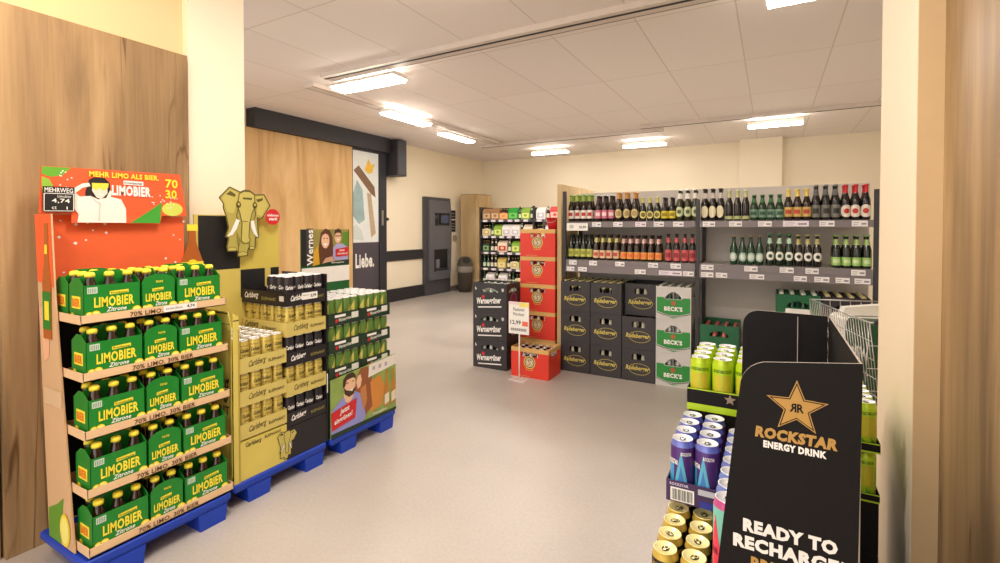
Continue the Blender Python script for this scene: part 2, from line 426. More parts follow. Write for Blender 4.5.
wc = thing('oak_cupboard', 'tall pale oak boxed column standing left of the far shelving', 'cupboard', (-6.34, 9.42, 0))
part('boxing', MB().bev(0, .43, 0, .68, .0, 2.22, WOODS, .006), wc)
part('top_edge', MB().box(.005, .425, .005, .675, 2.2205, 2.235, M((150, 124, 84), .6)), wc)

# ------------------------------------------------------------------ blue pallets
def pallet(name, label, x0, x1, y0, y1, group='blue plastic pallets'):
    t = thing(name, label, 'pallet', (x1, y0, 0), 0, group); w = x1 - x0; l = y1 - y0
    d = MB(); d.bev(-w, 0, 0, l, .095, .125, BLUE, .008)
    d.box(-w + .01, -.008, .012, l - .012, .08, .095, BLUE); part('deck', d, t)
    for k, yy in enumerate((.08, l - .16)):
        for xx in (-.13, -w + .01):
            f = MB(); f.prism([(yy, .08), (yy + .14, .08), (yy + .13, 0), (yy + .01, 0)], Fr((xx, 0, 0), (0, 1, 0), (0, 0, 1)), 0, .125, BLUE); part('foot', f, t)
pallet('display_pallet', 'blue plastic pallet under the green lemon beer display', -2.78, -2.352, .84, 1.44)
pallet('display_pallet', 'blue plastic pallet under the gold and black can trays', -2.84, -2.39, 1.47, 2.07)
pallet('display_pallet', 'blue plastic pallet under the printed card with the smiling man', -2.84, -2.39, 2.1, 2.7)

# ------------------------------------------------------------------ lemon beer display
TZ = [.135, .367, .6, .832, 1.062]; TX = [-2.352, -2.362, -2.374, -2.386, -2.4]
ds = thing('beer_display', 'orange and kraft cardboard shelf display holding green lemon beer six-packs', 'display', (-2.8, .86, 0))
O = Vector((-2.8, .86, 0))
def loc(p): return tuple(Vector(p) - O)
bb = MB(); fr = FX(.02, -.01, .127)
bb.prism([(.055, .3), (.59, .3), (.59, 1.51), (-.004, 1.51), (-.004, 1.2)], FX(.02, 0, 0), -.02, .0, ORANGE); bb.box(.0, .02, .055, .585, .127, .3, ORANGE)
for i in range(46):
    a, b_ = random.uniform(.02, .6), random.uniform(.95, 1.36)
    if .25 < a < .43: continue
    q = random.uniform(.004, .0085); bb.flat([(a - q, b_), (a, b_ - q), (a + q, b_), (a, b_ + q)], fr, .001, WHITE)
# bottle printed at the top right of the board and its die-cut outline
AMB = M((176, 92, 34), .35); 
part('back_board', bb, ds)
ib = MB(); ib.box(.0215, .0235, .058, .582, .13, 1.075, LBK); part('inner_lining', ib, ds)  # black sheet added before the board to paint the trays' interior shade
cut = MB(); fb = FX(.024, .572, 1.1)
bot = [(0, 0), (.115, 0), (.115, .16), (.095, .22), (.078, .27), (.074, .37), (.042, .37), (.038, .27), (.02, .22), (0, .16)]
cut.prism(bot, fb, 0, .004, AMB); cut.rect(.0, .115, .12, .165, fb, .005, YELLOW); cut.disc(.057, .15, .028, fb, .006, LEMON); cut.rect(.03, .085, .335, .37, fb, .005, YELLOW)
part('bottle_cutout', cut, ds)
def side(y0, y1, outer):
    q = MB(); f = FY(0, y0, 0)
    top = [(.165, 1.51), (-.002, 1.51)] if outer else [(.05, 1.16), (.02, 1.16)]
    q.prism([(.1, .127), (.345, .127), (.195, 1.15)] + top, f, 0, -(y1 - y0), KRAFT)
    if outer:
        q.flat([(.022, 1.22), (.188, 1.2), (.165, 1.51), (0, 1.51)], f, .001, ORANGE)
        q.prism([(.085, .98), (.165, .98), (.166, 1.22), (.146, 1.31), (.142, 1.47), (.106, 1.47), (.102, 1.31), (.08, 1.22)], f, .001, .004, AMB)
        q.flat([(.084, 1.02), (.165, 1.02), (.166, 1.18), (.082, 1.18)], f, .005, GREEN); q.flat([(.105, 1.06), (.15, 1.06), (.15, 1.14), (.105, 1.14)], f, .006, YELLOW)
        q.flat([(.11, 1.34), (.137, 1.34), (.136, 1.38), (.112, 1.38)], f, .005, YELLOW)
        q.flat([(.04, 1.1), (.1, 1.13), (.14, 1.02), (.13, .9), (.08, .88)], f, .0015, M((232, 178, 140), .6))
        q.rect(.075, .25, .70, .77, f, .002, M((222, 190, 152), .3))
        q.flat([(.102, .128), (.22, .128), (.25, .33), (.19, .29), (.10, .25)], f, .001, M((96, 150, 44), .5))
        q.disc(.265, .2, .048, f, .003, LEMON, .068); q.disc(.265, .2, .038, f, .004, M((244, 236, 130), .5), .056)
    return q
part('side_panel', side(-.012, -.006, True), ds, 'kraft side panel printed with a beer bottle and a lemon')
part('side_panel', side(.59, .596, False), ds)
TAN = M((226, 190, 146), .7, var=.04)
for i, (z, x) in enumerate(zip(TZ, TX)):
    t = MB(); y1 = .588; xf = x + 2.8
    t.box(.115, xf, .0, y1, z, z + .004, TAN)
    t.prism([(0, 0), (y1, 0), (y1 + .003, .036), (-.003, .036)], Fr((xf - .004, 0, z), (0, 1, 0), (0, 0, 1)), 0, .004, TAN)
    for yy in (-.0015, y1 - .0015): t.box(.115, xf, yy, yy + .003, z, z + .036, TAN)
    o = part('tray', t, ds)
    e = MB(); e.text('70% LIMO. 30% BIER', .17, z + .007, .25, .02, FX(xf, 0, 0), .0015, M((92, 58, 30), .6), .02)
    part('tray_lettering', e, o)
    if i == 4:
        e = MB(); e.rect(.30, .445, z + .006, z + .034, FX(xf, 0, 0), .003, WHITE); e.text('Limobier Zitrone', .31, z + .016, .07, .009, FX(xf, 0, 0), .0038, INK); e.text('4,74', .40, z + .012, .035, .017, FX(xf, 0, 0), .0038, INK, .02)
        part('price_strip', e, o)
# printed header card
hc = MB(); W, H = .56, .215; fr = FX(.06, -.006, 1.513)
hc.prism([(-.008, 0), (W + .03, 0), (W, .22), (0, .205)], fr, -.012, 0, M((238, 92, 48), .5))
hc.prism([(.1, -.04), (.46, -.04), (.47, 0.001), (.1, 0.001)], fr, -.006, 0, M((240, 98, 50), .5))
hc.flat([(.0, .203), (.10, .206), (.07, .17), (.03, .16), (0, .17)], fr, .001, M((98, 168, 44), .5)); hc.flat([(0, .16), (.025, .15), (.045, .10), (0, .09)], fr, .001, M((140, 190, 60), .5))
hc.flat([(.33, -.038), (.46, -.038), (.47, .07), (.44, .045)], fr, .001, M((64, 160, 50), .5)); hc.disc(.52, .035, .05, fr, .0012, M((206, 214, 90), .5), .035)
for i in range(34):
    a, c = (random.uniform(.05, .1), random.uniform(.08, .2)) if i < 16 else (random.uniform(.42, .54), random.uniform(.0, .10))
    hc.rect(a, a + .0055, c, c + .0055, fr, .002, WHITE)
# woman in a white jumper holding a lemon slice before her eyes
HAIR = M((28, 26, 28), .5); LT = M((246, 232, 222), .6); 
hc.flat([(.155, .03), (.15, .10), (.165, .16), (.185, .172), (.225, .172), (.245, .15), (.248, .10), (.24, .06)], fr, .002, HAIR)
hc.flat([(.085, .06), (.13, .08), (.17, .085), (.2, .07), (.25, .085), (.29, .075), (.31, .03), (.31, -.038), (.12, -.038), (.125, .0)], fr, .0026, LT)
hc.flat([(.09, .06), (.085, .09), (.10, .11), (.14, .14), (.165, .145), (.17, .13), (.14, .12), (.115, .095), (.13, .08)], fr, .003, LT)
hc.flat([(.178, .14), (.235, .14), (.235, .10), (.21, .07), (.192, .08), (.175, .11)], fr, .0032, M((240, 214, 196), .6))
hc.flat([(.175, .145), (.24, .148), (.238, .128), (.22, .112), (.205, .125), (.19, .112), (.176, .125)], fr, .0038, M((240, 214, 70), .5))
hc.flat([(.195, .096), (.225, .096), (.21, .088)], fr, .0038, WHITE)
hc.flat([(.2, .06), (.228, .075), (.245, .115), (.255, .11), (.24, .06), (.222, .03)], fr, .004, LT)
hc.stroke([(.17, .085), (.19, .06), (.205, .052), (.2, -.03)], .003, fr, .0042, M((206, 190, 182), .6))
card = part('header_card', hc, ds, 'orange header card with a woman holding lemon slices')
tx = MB(); tx.text('MEHR LIMO ALS BIER.', .165, .174, .29, .026, fr, .005, YELLOW, .035, rise=.004); tx.text('70', .485, .145, .06, .045, fr, .005, YELLOW, .03); tx.text('30', .485, .09, .055, .045, fr, .005, YELLOW, .03); part('slogan_lettering', tx, card)
tx = MB()
tx.rect(.30, .385, .147, .167, fr, .004, WHITE); tx.text('Krombacher', .304, .151, .077, .012, fr, .005, INK, .01)
tx.text('LIMOBIER', .252, .092, .165, .05, fr, .005, WHITE, .05)
part('brand_lettering', tx, card)
pt = thing('price_board', 'small black price board clipped to the orange header card', 'price tag', (-2.73, .852, 1.52))
p = MB(); fr = FX(0, 0, 0); p.prism([(0, 0), (.108, .002), (.11, .112), (.002, .11)], fr, 0, .003, INK)
p.stroke([(.004, .004), (.105, .006), (.106, .082), (.005, .08), (.004, .004)], .0025, fr, .004, WHITE)
part('board', p, pt)
p = MB(); p.text('MEHRWEG', .006, .086, .098, .02, fr, .0045, WHITE, .01); p.text('Limobier', .05, .064, .048, .011, fr, .0045, WHITE); p.text('4,74', .03, .038, .062, .021, fr, .0045, WHITE, .01); p.text('ct', .03, .012, .016, .013, fr, .0045, WHITE); p.text('l', .08, .012, .004, .013, fr, .0045, WHITE)
part('chalk_lettering', p, pt)

# six-pack carriers, front towards +X, origin at the front left foot; l along Y, w depth
LB = M((40, 22, 12), .12, coat=.6); 
def carrier(l, w, h, arched):
    """open-topped card carrier with a handle board down its middle"""
    t = .0015; b = MB()
    b.box(-w, 0, 0, l, 0, .002, GREEN)
    fx = Fr((-t, 0, 0), (0, 1, 0), (0, 0, 1)); bx = Fr((-w, 0, 0), (0, 1, 0), (0, 0, 1))
    if arched:     # seen end-on: the arched end faces the front, handle board runs back
        arch = [(0, 0), (l, 0), (l, h)] + [(l / 2 + l / 2 * math.cos(PI * i / 10), h + .036 * math.sin(PI * i / 10)) for i in range(1, 10)] + [(0, h)]
        b.prism(arch, fx, 0, t, GREEN); b.prism(arch, bx, 0, t, GREEN)
        for yy in (0, l - t): b.prism([(-w, 0), (0, 0), (0, h - .004), (-w, h - .004)], FY(0, yy + t, 0), 0, t, GREEN)
        b.prism([(-w, 0), (-.002, 0), (-.002, h), (-w * .25, h + .06), (-w * .75, h + .06), (-w + .002, h)], FY(0, l / 2 + t / 2, 0), 0, t, GREEN)
    else:
        b.prism([(0, 0), (l, 0), (l, h), (0, h)], fx, 0, t, GREEN); b.prism([(0, 0), (l, 0), (l, h), (0, h)], bx, 0, t, GREEN)
        end = [(-w, 0), (0, 0), (0, h), (-w / 2 + .02, h + .03), (-w / 2 - .02, h + .03), (-w, h)]
        b.prism(end, FY(0, t, 0), 0, t, GREEN); b.prism(end, FY(0, l, 0), 0, t, GREEN)
        b.prism([(0, 0), (l, 0), (l, h + .02), (l * .75, h + .056), (l * .25, h + .056), (0, h + .02)], Fr((-w / 2 - t / 2, 0, 0), (0, 1, 0), (0, 0, 1)), 0, t, GREEN)
        f = FY(-w, 0, 0)
        b.rect(.025, .105, .055, .105, f, .0006, YELLOW); b.text('BIER', .03, .062, .07, .034, f, .0012, M((224, 120, 30), .5), .06); b.disc(.03, .02, .016, f, .001, LEMON); b.disc(.09, .012, .02, f, .001, LEMON, .011)
    # lemons along the foot of the front
    f = FX(0, 0, 0)
    for yy, r in ((l * .09, .012), (l * .2, .015), (l * .93, .017)): b.disc(yy, 0.032, r, f, .0008, LEMON, r * .9, 12, 0, PI); b.disc(yy, 0.032, r * .7, f, .0012, M((252, 240, 130), .5), r * .6, 12, 0, PI)
    if not arched: b.rect(.012, .046, h - .034, h - .008, f, .0008, M((206, 224, 206), .5)); [b.rect(.015 + k * .006, .018 + k * .006, h - .031, h - .012, f, .0012, M((120, 150, 120), .6)) for k in range(5)]
    m0 = b.mesh('carton')
    q = MB(); s = l / .2
    z = .014
    q.text('LIMOBIER', .034 * s if not arched else l * .1, .057, l * .71 if not arched else l * .8, .043 if not arched else .036, f, .001, YELLOW, .035, rise=0)
    a0 = l * .44 if not arched else l * .3
    dz = .02 if not arched else .014
    q.flat([(a0, .086 + dz), (a0 + l * .34, .089 + dz), (a0 + l * .34, .103 + dz), (a0, .1 + dz)], f, .001, YELLOW); q.text('Krombacher', a0 + .004, .089 + dz, l * .31, .009, f, .0016, M((70, 110, 20), .6), .02)
    m1 = q.mesh('brand_lettering')
    q = MB()
    q.text('Zitrone', l * .38, .036, l * .36, .018, f, .001, WHITE, .02, .25)
    m2 = q.mesh('flavour_lettering'); out = [('six_pack_carrier', m0, -1), ('brand_lettering', m1, 0), ('flavour_lettering', m2, 0)]
    if arched: q = MB(); q.text('70/30', l * .4, .138, l * .22, .01, f, .001, YELLOW, .02); out.append(('ratio_lettering', q.mesh('ratio_lettering'), 0))
    return out
CW = [carrier(.2, .132, .15, False), carrier(.135, .2, .142, True), carrier(.2, .132, .15, False)]
CY = [.872, 1.079, 1.222]
# stubby dark lemon-beer bottle
b = MB(); b.lathe([(0, .002, LB), (.026, 0, LB), (.0285, .004, LB), (.0285, .112, LB), (.0262, .130, LB), (.0205, .150, LB), (.0155, .170, LB), (.0140, .186, LB), (0, .19, LB)], 14)
lb0 = b.mesh('glass'); 
b = MB(); b.lathe([(.0146, .180, YELLOW), (.0172, .1795, YELLOW), (.0182, .188, YELLOW), (.0160, .1965, YELLOW), (.0100, .2, YELLOW), (0, .2005, YELLOW)], 14); lb1 = b.mesh('cap')
b = MB(); b.lathe([(.0285, .111, YELLOW), (.0268, .135, YELLOW), (.0185, .155, YELLOW), (.0155, .168, YELLOW)], 14)
b2 = MB(); b2.lathe([(.0218, .1475, YELLOW), (.0185, .158, YELLOW), (.0165, .172, YELLOW), (.0150, .176, YELLOW)], 14); lb2 = b2.mesh('neck_label')
LIMOB = [('lemon_beer_bottle', lb0, -1), ('cap', lb1, 0), ]
tiername = ['lowest', 'second lowest', 'middle', 'second highest', 'top']
packname = ['left', 'middle', 'right']
for t in range(5):
    xf, z = TX[t] - .006, TZ[t] + .0045
    rows = (0, 1) if t == 4 else (0,)
    for row in rows:
        for k in range(3):
            l, w = (.2, .132) if k != 1 else (.135, .2)
            if row == 1 and k == 1: continue
            xo = xf - (.14 if row else 0)
            where = f'{packname[k]} pack on the {tiername[t]} tray' if not row else f'{packname[k]} pack standing behind on the {tiername[t]} tray'
            inst(CW[k], f'green beer six-pack carrier, {where} of the orange display', 'six-pack', (xo, CY[k], z), 0, f'green six-packs on the {tiername[t]} tray')
            cells = [(-w * (.25 + .5 * j), l * (i + .5) / 3, i, j) for j in range(2) for i in range(3)] if k != 1 else [(-w * (j + .5) / 3, l * (.25 + .5 * i), i, j) for j in range(3) for i in range(2)]
            n = 3 if k != 1 else 2
            for dx, dy, i, j in cells:
                if row and j: continue
                if not row and t < 4 and j == 2: continue
                r_ = ['front', 'second', 'back'][j]
                inst(LIMOB, f'yellow capped bottle, {nth(i, n)} in {r_} row of {"rear " if row else ""}{packname[k]} six-pack, {tiername[t]} orange display tray', 'bottle', (xo + dx, CY[k] + dy, z + .0025), 0, 'lemon beer bottles in green six-packs')
class Cyl:
    """face wrapped round an upright cylinder, centred on angle a0"""
    def __init__(s, r, a0=0.0): s.r = r; s.a0 = a0
    def __call__(s, a, b, c=0.0):
        t = s.a0 + a / s.r
        return ((s.r + c) * math.cos(t), (s.r + c) * math.sin(t), b)

def can_body(body, band=None, lid=LIDWHITE, n=14, r=.0325, h=.168, foot=SILVER, shoulder=None):
    b = MB(); sh = shoulder or body
    pr = [(0, .004, foot), (r * .76, .0, foot), (r, .012, body)]
    if band: pr += [(r, h * .35, band), (r, h * .6, body)]
    pr += [(r, h - .02, sh), (r * .82, h - .006, lid), (r * .86, h - .001, lid), (r * .84, h, lid), (r * .78, h - .002, lid), (r * .75, h - .006, lid), (0, h - .005, lid)]
    b.lathe(pr, n); return b
def tab_mesh(h, col, r=.0325):
    q = MB(); f = FZ(0, 0, h - .0045)
    q.disc(.0, .004, .009, f, .0012, col, .012, 12); q.ring(0, .007, .006, .006, .002, f, .0018, SILVER, 10); q.disc(0, -.013, .009, f, .0008, M((150, 150, 150), .4), .006, 10)
    return q.mesh('pull_tab')

def tray(l, w, hgt, col, fr_len=None):
    """low card tray, front +X, origin at front left foot"""
    t = .0025; b = MB(); b.box(-w, 0, 0, l, 0, .003, col)
    for x in (-w, -t): b.box(x, x + t, 0, l, .003, hgt, col)
    for y in (0, l - t): b.box(-w + t, -t, y, y + t, .003, hgt, col)
    return b

# ------------------------------------------------------------------ pallet with gold and black can trays
BK = M((30, 25, 30), .45); GTR = M((206, 188, 104), .6, var=.05); INKG = M((66, 54, 20), .6)
gold = can_body(CANGOLD, None); 
for a_ in (0, 2.1, -2.1): gold.text('Carlsberg', -.026, .098, .052, .026, Cyl(.0326, a_), .0003, INKG, .035, .3); gold.text('ELEPHANT', -.018, .086, .036, .007, Cyl(.0326, a_), .0003, INKG, .03); gold.arc(.0327, .137, .141, a_ - .9, a_ + .9, M((150, 128, 56), .5))
GOLDCAN = [('gold_can', gold.mesh('gold_can'), -1), ('pull_tab', tab_mesh(.168, SILVER), 0)]
blk = can_body(BK, None, foot=BK)
for a in (0, 2.1, -2.1): blk.text('Carlsberg', -.027, .085, .054, .03, Cyl(.0326, a), .0003, WHITE, .03, .2); blk.arc(.0328, .035, .05, a - .5, a + .5, M((140, 140, 90), .5))
BLACKCAN = [('black_can', blk.mesh('black_can'), -1), ('pull_tab', tab_mesh(.168, SILVER), 0)]

cb = thing('can_display', 'gold and black card base with side wings carrying the gold and black can trays', 'display', (-2.4, 1.475, .126))
m = MB(); m.box(-.4, 0, .0425, .3185, 0, .205, GOLDC); m.box(-.41, .0, .319, .6, 0, .18, BK); part('base', m, cb)
m = MB(); f = FX(0, 0, 0)
m.text('Carlsberg', .07, .165, .09, .03, f, .003, INKG, .02, .2); m.text('ELEPHANT', .18, .18, .10, .014, f, .003, INKG, .02); part('base_lettering', m, cb)
m = MB()      # small elephant emblem printed across the corner
E1 = [(.27, .14), (.30, .15), (.33, .15), (.365, .15), (.375, .10), (.355, .08), (.35, .03), (.345, -.0), (.335, .0), (.33, .04), (.318, .03), (.315, -.02), (.30, -.02), (.295, .03), (.285, .03), (.28, .08), (.262, .10)]
E1 = [(a, b + .03) for a, b in E1]

m = MB(); f = FY(0, .004, 0)      # left wing printed as a tall gold can
wing = [(-.42, 0), (-.015, 0), (-.005, .05), (-.005, .82), (-.03, .895), (-.37, .895), (-.42, .82)]
m.prism(wing, f, 0, .004, GOLDC); m.stroke([(-.37, .885), (-.03, .885)], .006, f, .0045, INKG); m.stroke([(-.4, .83), (-.01, .83)], .003, f, .0045, INKG); m.rect(-.03, -.006, .05, .8, f, .0042, M((178, 156, 70), .5))
m.text('Carlsberg', -.38, .42, .36, .17, f, .0046, INKG, .02, .25); m.text('ELEPHANT', -.34, .36, .32, .045, f, .0046, INKG, .02)
m.prism([(.006, 0), (.04, 0), (.04, .82), (.034, .87), (.006, .89)], FX(.004, 0, 0), -.004, 0, GOLDC); m.rect(.031, .04, .0, .8, FX(.004, 0, 0), .0006, M((178, 156, 70), .5)); m.rect(.006, .037, .845, .85, FX(.004, 0, 0), .0006, INKG)
part('side_wing', m, cb, 'gold wing printed like a tall can')
m = MB(); m.box(-.42, .0, .604, .612, 0, 1.04, BK); m.rect(.604, .612, .3, .42, FX(0, 0, 0), .001, WHITE); part('side_wing', m, cb, 'plain black wing')
m = MB(); f = FX(-.418, .05, 1.05)    # chequered back board
m.box(-.43, -.418, .05, .58, .0, 1.4, M((216, 196, 100), .5))
m.rect(.02, .265, .03, .345, f, .001, BLACK); m.rect(.268, .43, -.15, .02, f, .001, BLACK); m.rect(.265, .53, .02, .345, f, .001, M((214, 194, 88), .5)); m.rect(.47, .53, -.2, .02, f, .001, BLACK)
part('back_board', m, cb, 'black and gold chequered back board')

eh = thing('elephant_cutout', 'olive gold elephant cut-out standing above the gold and black can trays', 'cut-out', (-2.77, 1.795, 1.28))
f0 = FX(0, -.16, 0); S = 1 / 1030
ox, oy = 35, 530
def ep(pts): return [((x - ox) * .871e-3, (oy - y) * .862e-3) for x, y in pts]
OL = M((92, 84, 34), .6); EG = M((178, 164, 80), .55); EG2 = M((196, 182, 96), .55); EG3 = M((140, 128, 58), .55)
body = ep([(35, 130), (105, 55), (180, 85), (210, 70), (245, 70), (275, 88), (290, 98), (358, 92), (405, 170), (372, 215), (350, 250), (325, 268), (305, 258), (306, 300), (313, 402), (288, 400), (286, 470), (280, 485), (246, 485), (238, 470), (228, 505), (230, 526), (160, 530), (158, 515), (165, 490), (90, 490), (84, 465), (96, 400), (75, 392), (96, 330), (84, 262), (62, 200), (62, 168)])
b = MB(); b.prism(body, f0, 0, .006, EG); b.stroke(body + body[:1], .007, f0, .007, OL); part('body', b, eh)
b = MB()
b.flat(ep([(50, 130), (108, 68), (165, 92), (155, 160), (130, 235), (85, 225), (72, 170)]), f0, .0072, EG2); b.flat(ep([(80, 105), (110, 80), (150, 105), (140, 120)]), f0, .0078, OL); part('ear', b, eh); b = MB(); b.flat(ep([(295, 110), (352, 104), (388, 170), (362, 205), (340, 245), (305, 240), (300, 170)]), f0, .0072, EG2)
b.flat(ep([(295, 130), (350, 115), (345, 135), (310, 150)]), f0, .0078, OL)
part('ear', b, eh)
b = MB()
hd = ep([(172, 95), (205, 78), (250, 78), (282, 98), (285, 180), (262, 230), (245, 300), (238, 400), (250, 410), (240, 435), (200, 440), (182, 420), (190, 300), (175, 230), (158, 180)])
b.flat(hd, f0, .0085, EG2); b.stroke(hd + hd[:1], .005, f0, .009, OL); b.flat(ep([(195, 120), (265, 120), (262, 135), (198, 133)]), f0, .009, OL)
for cx in (166, 285): b.disc(*ep([(cx, 172)])[0], .016, f0, .009, OL, .02, 12); b.disc(*ep([(cx, 168)])[0], .007, f0, .0096, EG2, .008, 10)
b.stroke(ep([(192, 285), (230, 288)]), .004, f0, .0092, OL); b.stroke(ep([(165, 190), (150, 250), (170, 300)]), .005, f0, .0094, OL); b.stroke(ep([(283, 190), (290, 240), (265, 300)]), .005, f0, .0094, OL)
part('head', b, eh)
b = MB()
b.flat(ep([(148, 270), (172, 280), (150, 340), (120, 380), (82, 390), (110, 355)]), f0, .010, WHITE); part('tusk', b, eh); b = MB(); b.flat(ep([(252, 285), (275, 278), (290, 340), (308, 402), (275, 375), (256, 330)]), f0, .010, WHITE); part('tusk', b, eh)
for p in ([(90, 470), (120, 462), (150, 472), (148, 488), (92, 488)], [(165, 505), (200, 496), (226, 508), (226, 524), (165, 527)], [(246, 465), (265, 460), (282, 468), (280, 483), (248, 483)]): b = MB(); b.flat(ep(p), f0, .0075, EG2); b.stroke(ep(p), .003, f0, .008, OL); part('foot', b, eh)
b = MB()
b.stroke(ep([(165, 440), (160, 500)]), .005, f0, .008, OL); b.stroke(ep([(240, 420), (244, 470)]), .005, f0, .008, OL); b.flat(ep([(150, 350), (180, 420), (165, 480), (150, 430)]), f0, .0072, EG3)
part('leg_shading', b, eh)
m = MB(); fe = FX(.0, .255, .012); K = .40
def es(pts): return [(a * K, b_ * K) for a, b_ in pts]
m.flat(es(body), fe, .003, EG2); m.stroke(es(body + body[:1]), .0035, fe, .0036, INKG); m.stroke(es(hd + hd[:1]), .003, fe, .0036, INKG); m.flat(es(ep([(80, 105), (110, 80), (150, 105), (140, 120)])), fe, .0038, INKG); m.flat(es(ep([(295, 130), (350, 115), (345, 135), (310, 150)])), fe, .0038, INKG)
for p in ([(148, 270), (172, 280), (150, 340), (120, 380), (82, 390), (110, 355)], [(252, 285), (275, 278), (290, 340), (308, 402), (275, 375), (256, 330)]): m.flat(es(ep(p)), fe, .004, WHITE); m.stroke(es(ep(p + p[:1])), .002, fe, .0043, INKG)
part('elephant_emblem', m, cb)
bd = thing('round_badge', 'round red badge with white lettering right of the elephant cut-out', 'badge', (-2.765, 1.975, 1.52))
b = MB(); b.disc(0, 0, .05, FX(0, 0, 0), .004, RED, n=32); b.prism([(.05 * math.cos(2 * PI * i / 32), .05 * math.sin(2 * PI * i / 32)) for i in range(32)], FX(0, 0, 0), 0, .0038, RED); part('disc', b, bd)
b = MB(); b.text('elefanten', -.04, .003, .08, .017, FX(0, 0, 0), .0048, WHITE, .03); b.text('stark!', -.028, -.022, .058, .02, FX(0, 0, 0), .0048, WHITE, .05); part('badge_lettering', b, bd)

def carl(kind):
    col, ink = (GTR, INKG) if kind == 'gold' else (BK, WHITE)
    b = tray(.278, .410, .08, col); m0 = b.mesh('can_tray')
    q = MB(); f = FX(0, 0, 0)
    q.text('Carlsberg', .05 if kind == 'gold' else .03, .018, .10, .042, f, .001, ink, .01 if kind == 'gold' else .03, .4, rise=.008); m1 = q.mesh('brand_lettering'); q = MB(); q.text('ELEPHANT', .165, .03, .1, .016, f, .001, INKG if kind == 'gold' else M((150, 140, 70), .5), .02); m2 = q.mesh('name_lettering'); q = MB()
    g = FY(-.410, 0, 0); q.text('Carlsberg', .03, .02, .13, .045, g, .001, ink, .02, .4, rise=.008); m3 = q.mesh('side_brand'); q = MB(); q.text('ELEPHANT', .19, .028, .13, .018, g, .001, INKG if kind == 'gold' else M((150, 140, 70), .5), .02)
    m4 = q.mesh('side_name'); out = [('can_tray', m0, -1), ('brand_lettering', m1, 0), ('name_lettering', m2, 0), ('side_brand_lettering', m3, 0), ('side_name_lettering', m4, 0)]
    if kind != 'gold': q = MB(); q.rect(.35, .39, .03, .06, g, .001, M((200, 196, 190), .5))
    if kind != 'gold': out.append(('side_symbol', q.mesh('side_symbol'), 0))
    return out
CT = {k: carl(k) for k in ('gold', 'black')}
CAN = {'gold': GOLDCAN, 'black': BLACKCAN}
HN = ['lowest', 'second', 'third', 'fourth', 'topmost']
def stack(y0, tiers, side, full):
    for k, (kind, z) in enumerate(tiers):
        nm = HN[k] if k < len(tiers) - 1 else 'topmost'
        pos = f'{nm} in the {side} stack'
        inst(CT[kind], f'{kind} card can tray, {nm} from the floor in the {side} stack of the elephant pallet', 'can tray', (-2.4, y0, z), 0, f'can trays in the {side} stack')
        for j in range(6):
            for i in range(4):
                show = full[k] == 'all' or j == 0 or (full[k] == 'side' and (i == 0)) or (full[k] == 'front3' and j < 3)
                if not show: continue
                inst(CAN[kind], f'{kind} can, {nth(i, 4)} in {["front", "second", "third", "fourth", "fifth", "back"][j]} row, {pos} of the elephant pallet', 'can', (-2.4 - .0375 - .0667 * j, y0 + .039 + .0667 * i, z + .0035), random.uniform(-.4, .4), f'{kind} cans in trays')
stack(1.517, [('gold', .342), ('gold', .515), ('gold', .688)], 'left', ['front', 'front', 'all'])
stack(1.796, [('black', .310), ('gold', .4825), ('black', .655), ('gold', .8275), ('black', 1.0)], 'right', ['front', 'front', 'side', 'side', 'front3'])
pc = thing('price_strip', 'white price strip on the topmost black can tray', 'price tag', (-2.3985, 1.9, 1.028))
b = MB(); b.box(0, .002, .0, .11, 0, .04, WHITE); part('strip', b, pc); b = MB(); b.text('0,99', .06, .008, .04, .022, FX(.002, 0, 0), .001, INK, .03); b.text('Elephant', .005, .02, .045, .01, FX(.002, 0, 0), .001, INK); part('strip_lettering', b, pc)

# ------------------------------------------------------------------ pallet with dark green can trays and the printed card
WG = M((30, 52, 36), .5); CG = M((92, 126, 52), .35, metal=.15); CGY = M((206, 194, 96), .35, metal=.2)
c1 = can_body(CG, None, n=14)
for a in (0, 2.1, 4.2): c1.arc(.0327, .015, .145, a - .75, a + .35, CGY, 8, lambda t: (.35 * t, .45 + .55 * t)); c1.arc(.0329, .035, .055, a + .1, a + .4, RED, 4)
GREENCAN = [('green_can', c1.mesh('green_can'), -1), ('pull_tab', tab_mesh(.168, SILVER), 0)]
b = tray(.276, .410, .082, WG); m0 = b.mesh('can_tray'); q = MB(); f = FX(0, 0, 0)
q.rect(.05, .14, .052, .068, f, .001, WHITE); q.rect(.19, .25, .03, .07, f, .001, M((226, 226, 214), .5)); q.disc(.065, .03, .012, f, .001, RED, n=12); q.text('Wernesgrüner', .08, .014, .11, .03, f, .0012, M((220, 220, 206), .5), .03, 0, rise=.008)
WT = [('can_tray', m0, -1), ('tray_label', q.mesh('tray_label'), 0)]
for s, y0 in (('left', 2.104), ('right', 2.384)):
    for k, z in enumerate((.482, .6545, .827)):
        nm = ['lowest visible', 'middle', 'topmost'][k]
        inst(WT, f'dark green can tray, {nm} one of the {s} stack above the smiling man card', 'can tray', (-2.410, y0, z), 0, 'dark green can trays')
        for j in range(6):
            if k < 2 and j: continue
            for i in range(4):
                inst(GREENCAN, f'green and gold can, {nth(i, 4)} in {["front", "second", "third", "fourth", "fifth", "back"][j]} row, {nm} {s} dark green tray', 'can', (-2.410 - .037 - .0667 * j, y0 + .039 + .0662 * i, z + .0035), random.uniform(-1.2, 1.2), 'green cans in trays')
mcard = thing('printed_card', 'printed card of a smiling bearded man in front of the dark green can trays', 'card', (-2.39, 2.1, .126))
m = MB(); W, H = .6, .395; f = FX(0, 0, 0)
m.prism([(0, 0), (W, 0), (W, .41), (0, .37)], f, -.004, 0, M((142, 166, 84), .5, var=.35, scale=14)); m.box(-.41, -.008, .004, .596, 0, .352, WG)
def mp(pts): return [((x - 60) / 435 * W, 0) for x in pts]
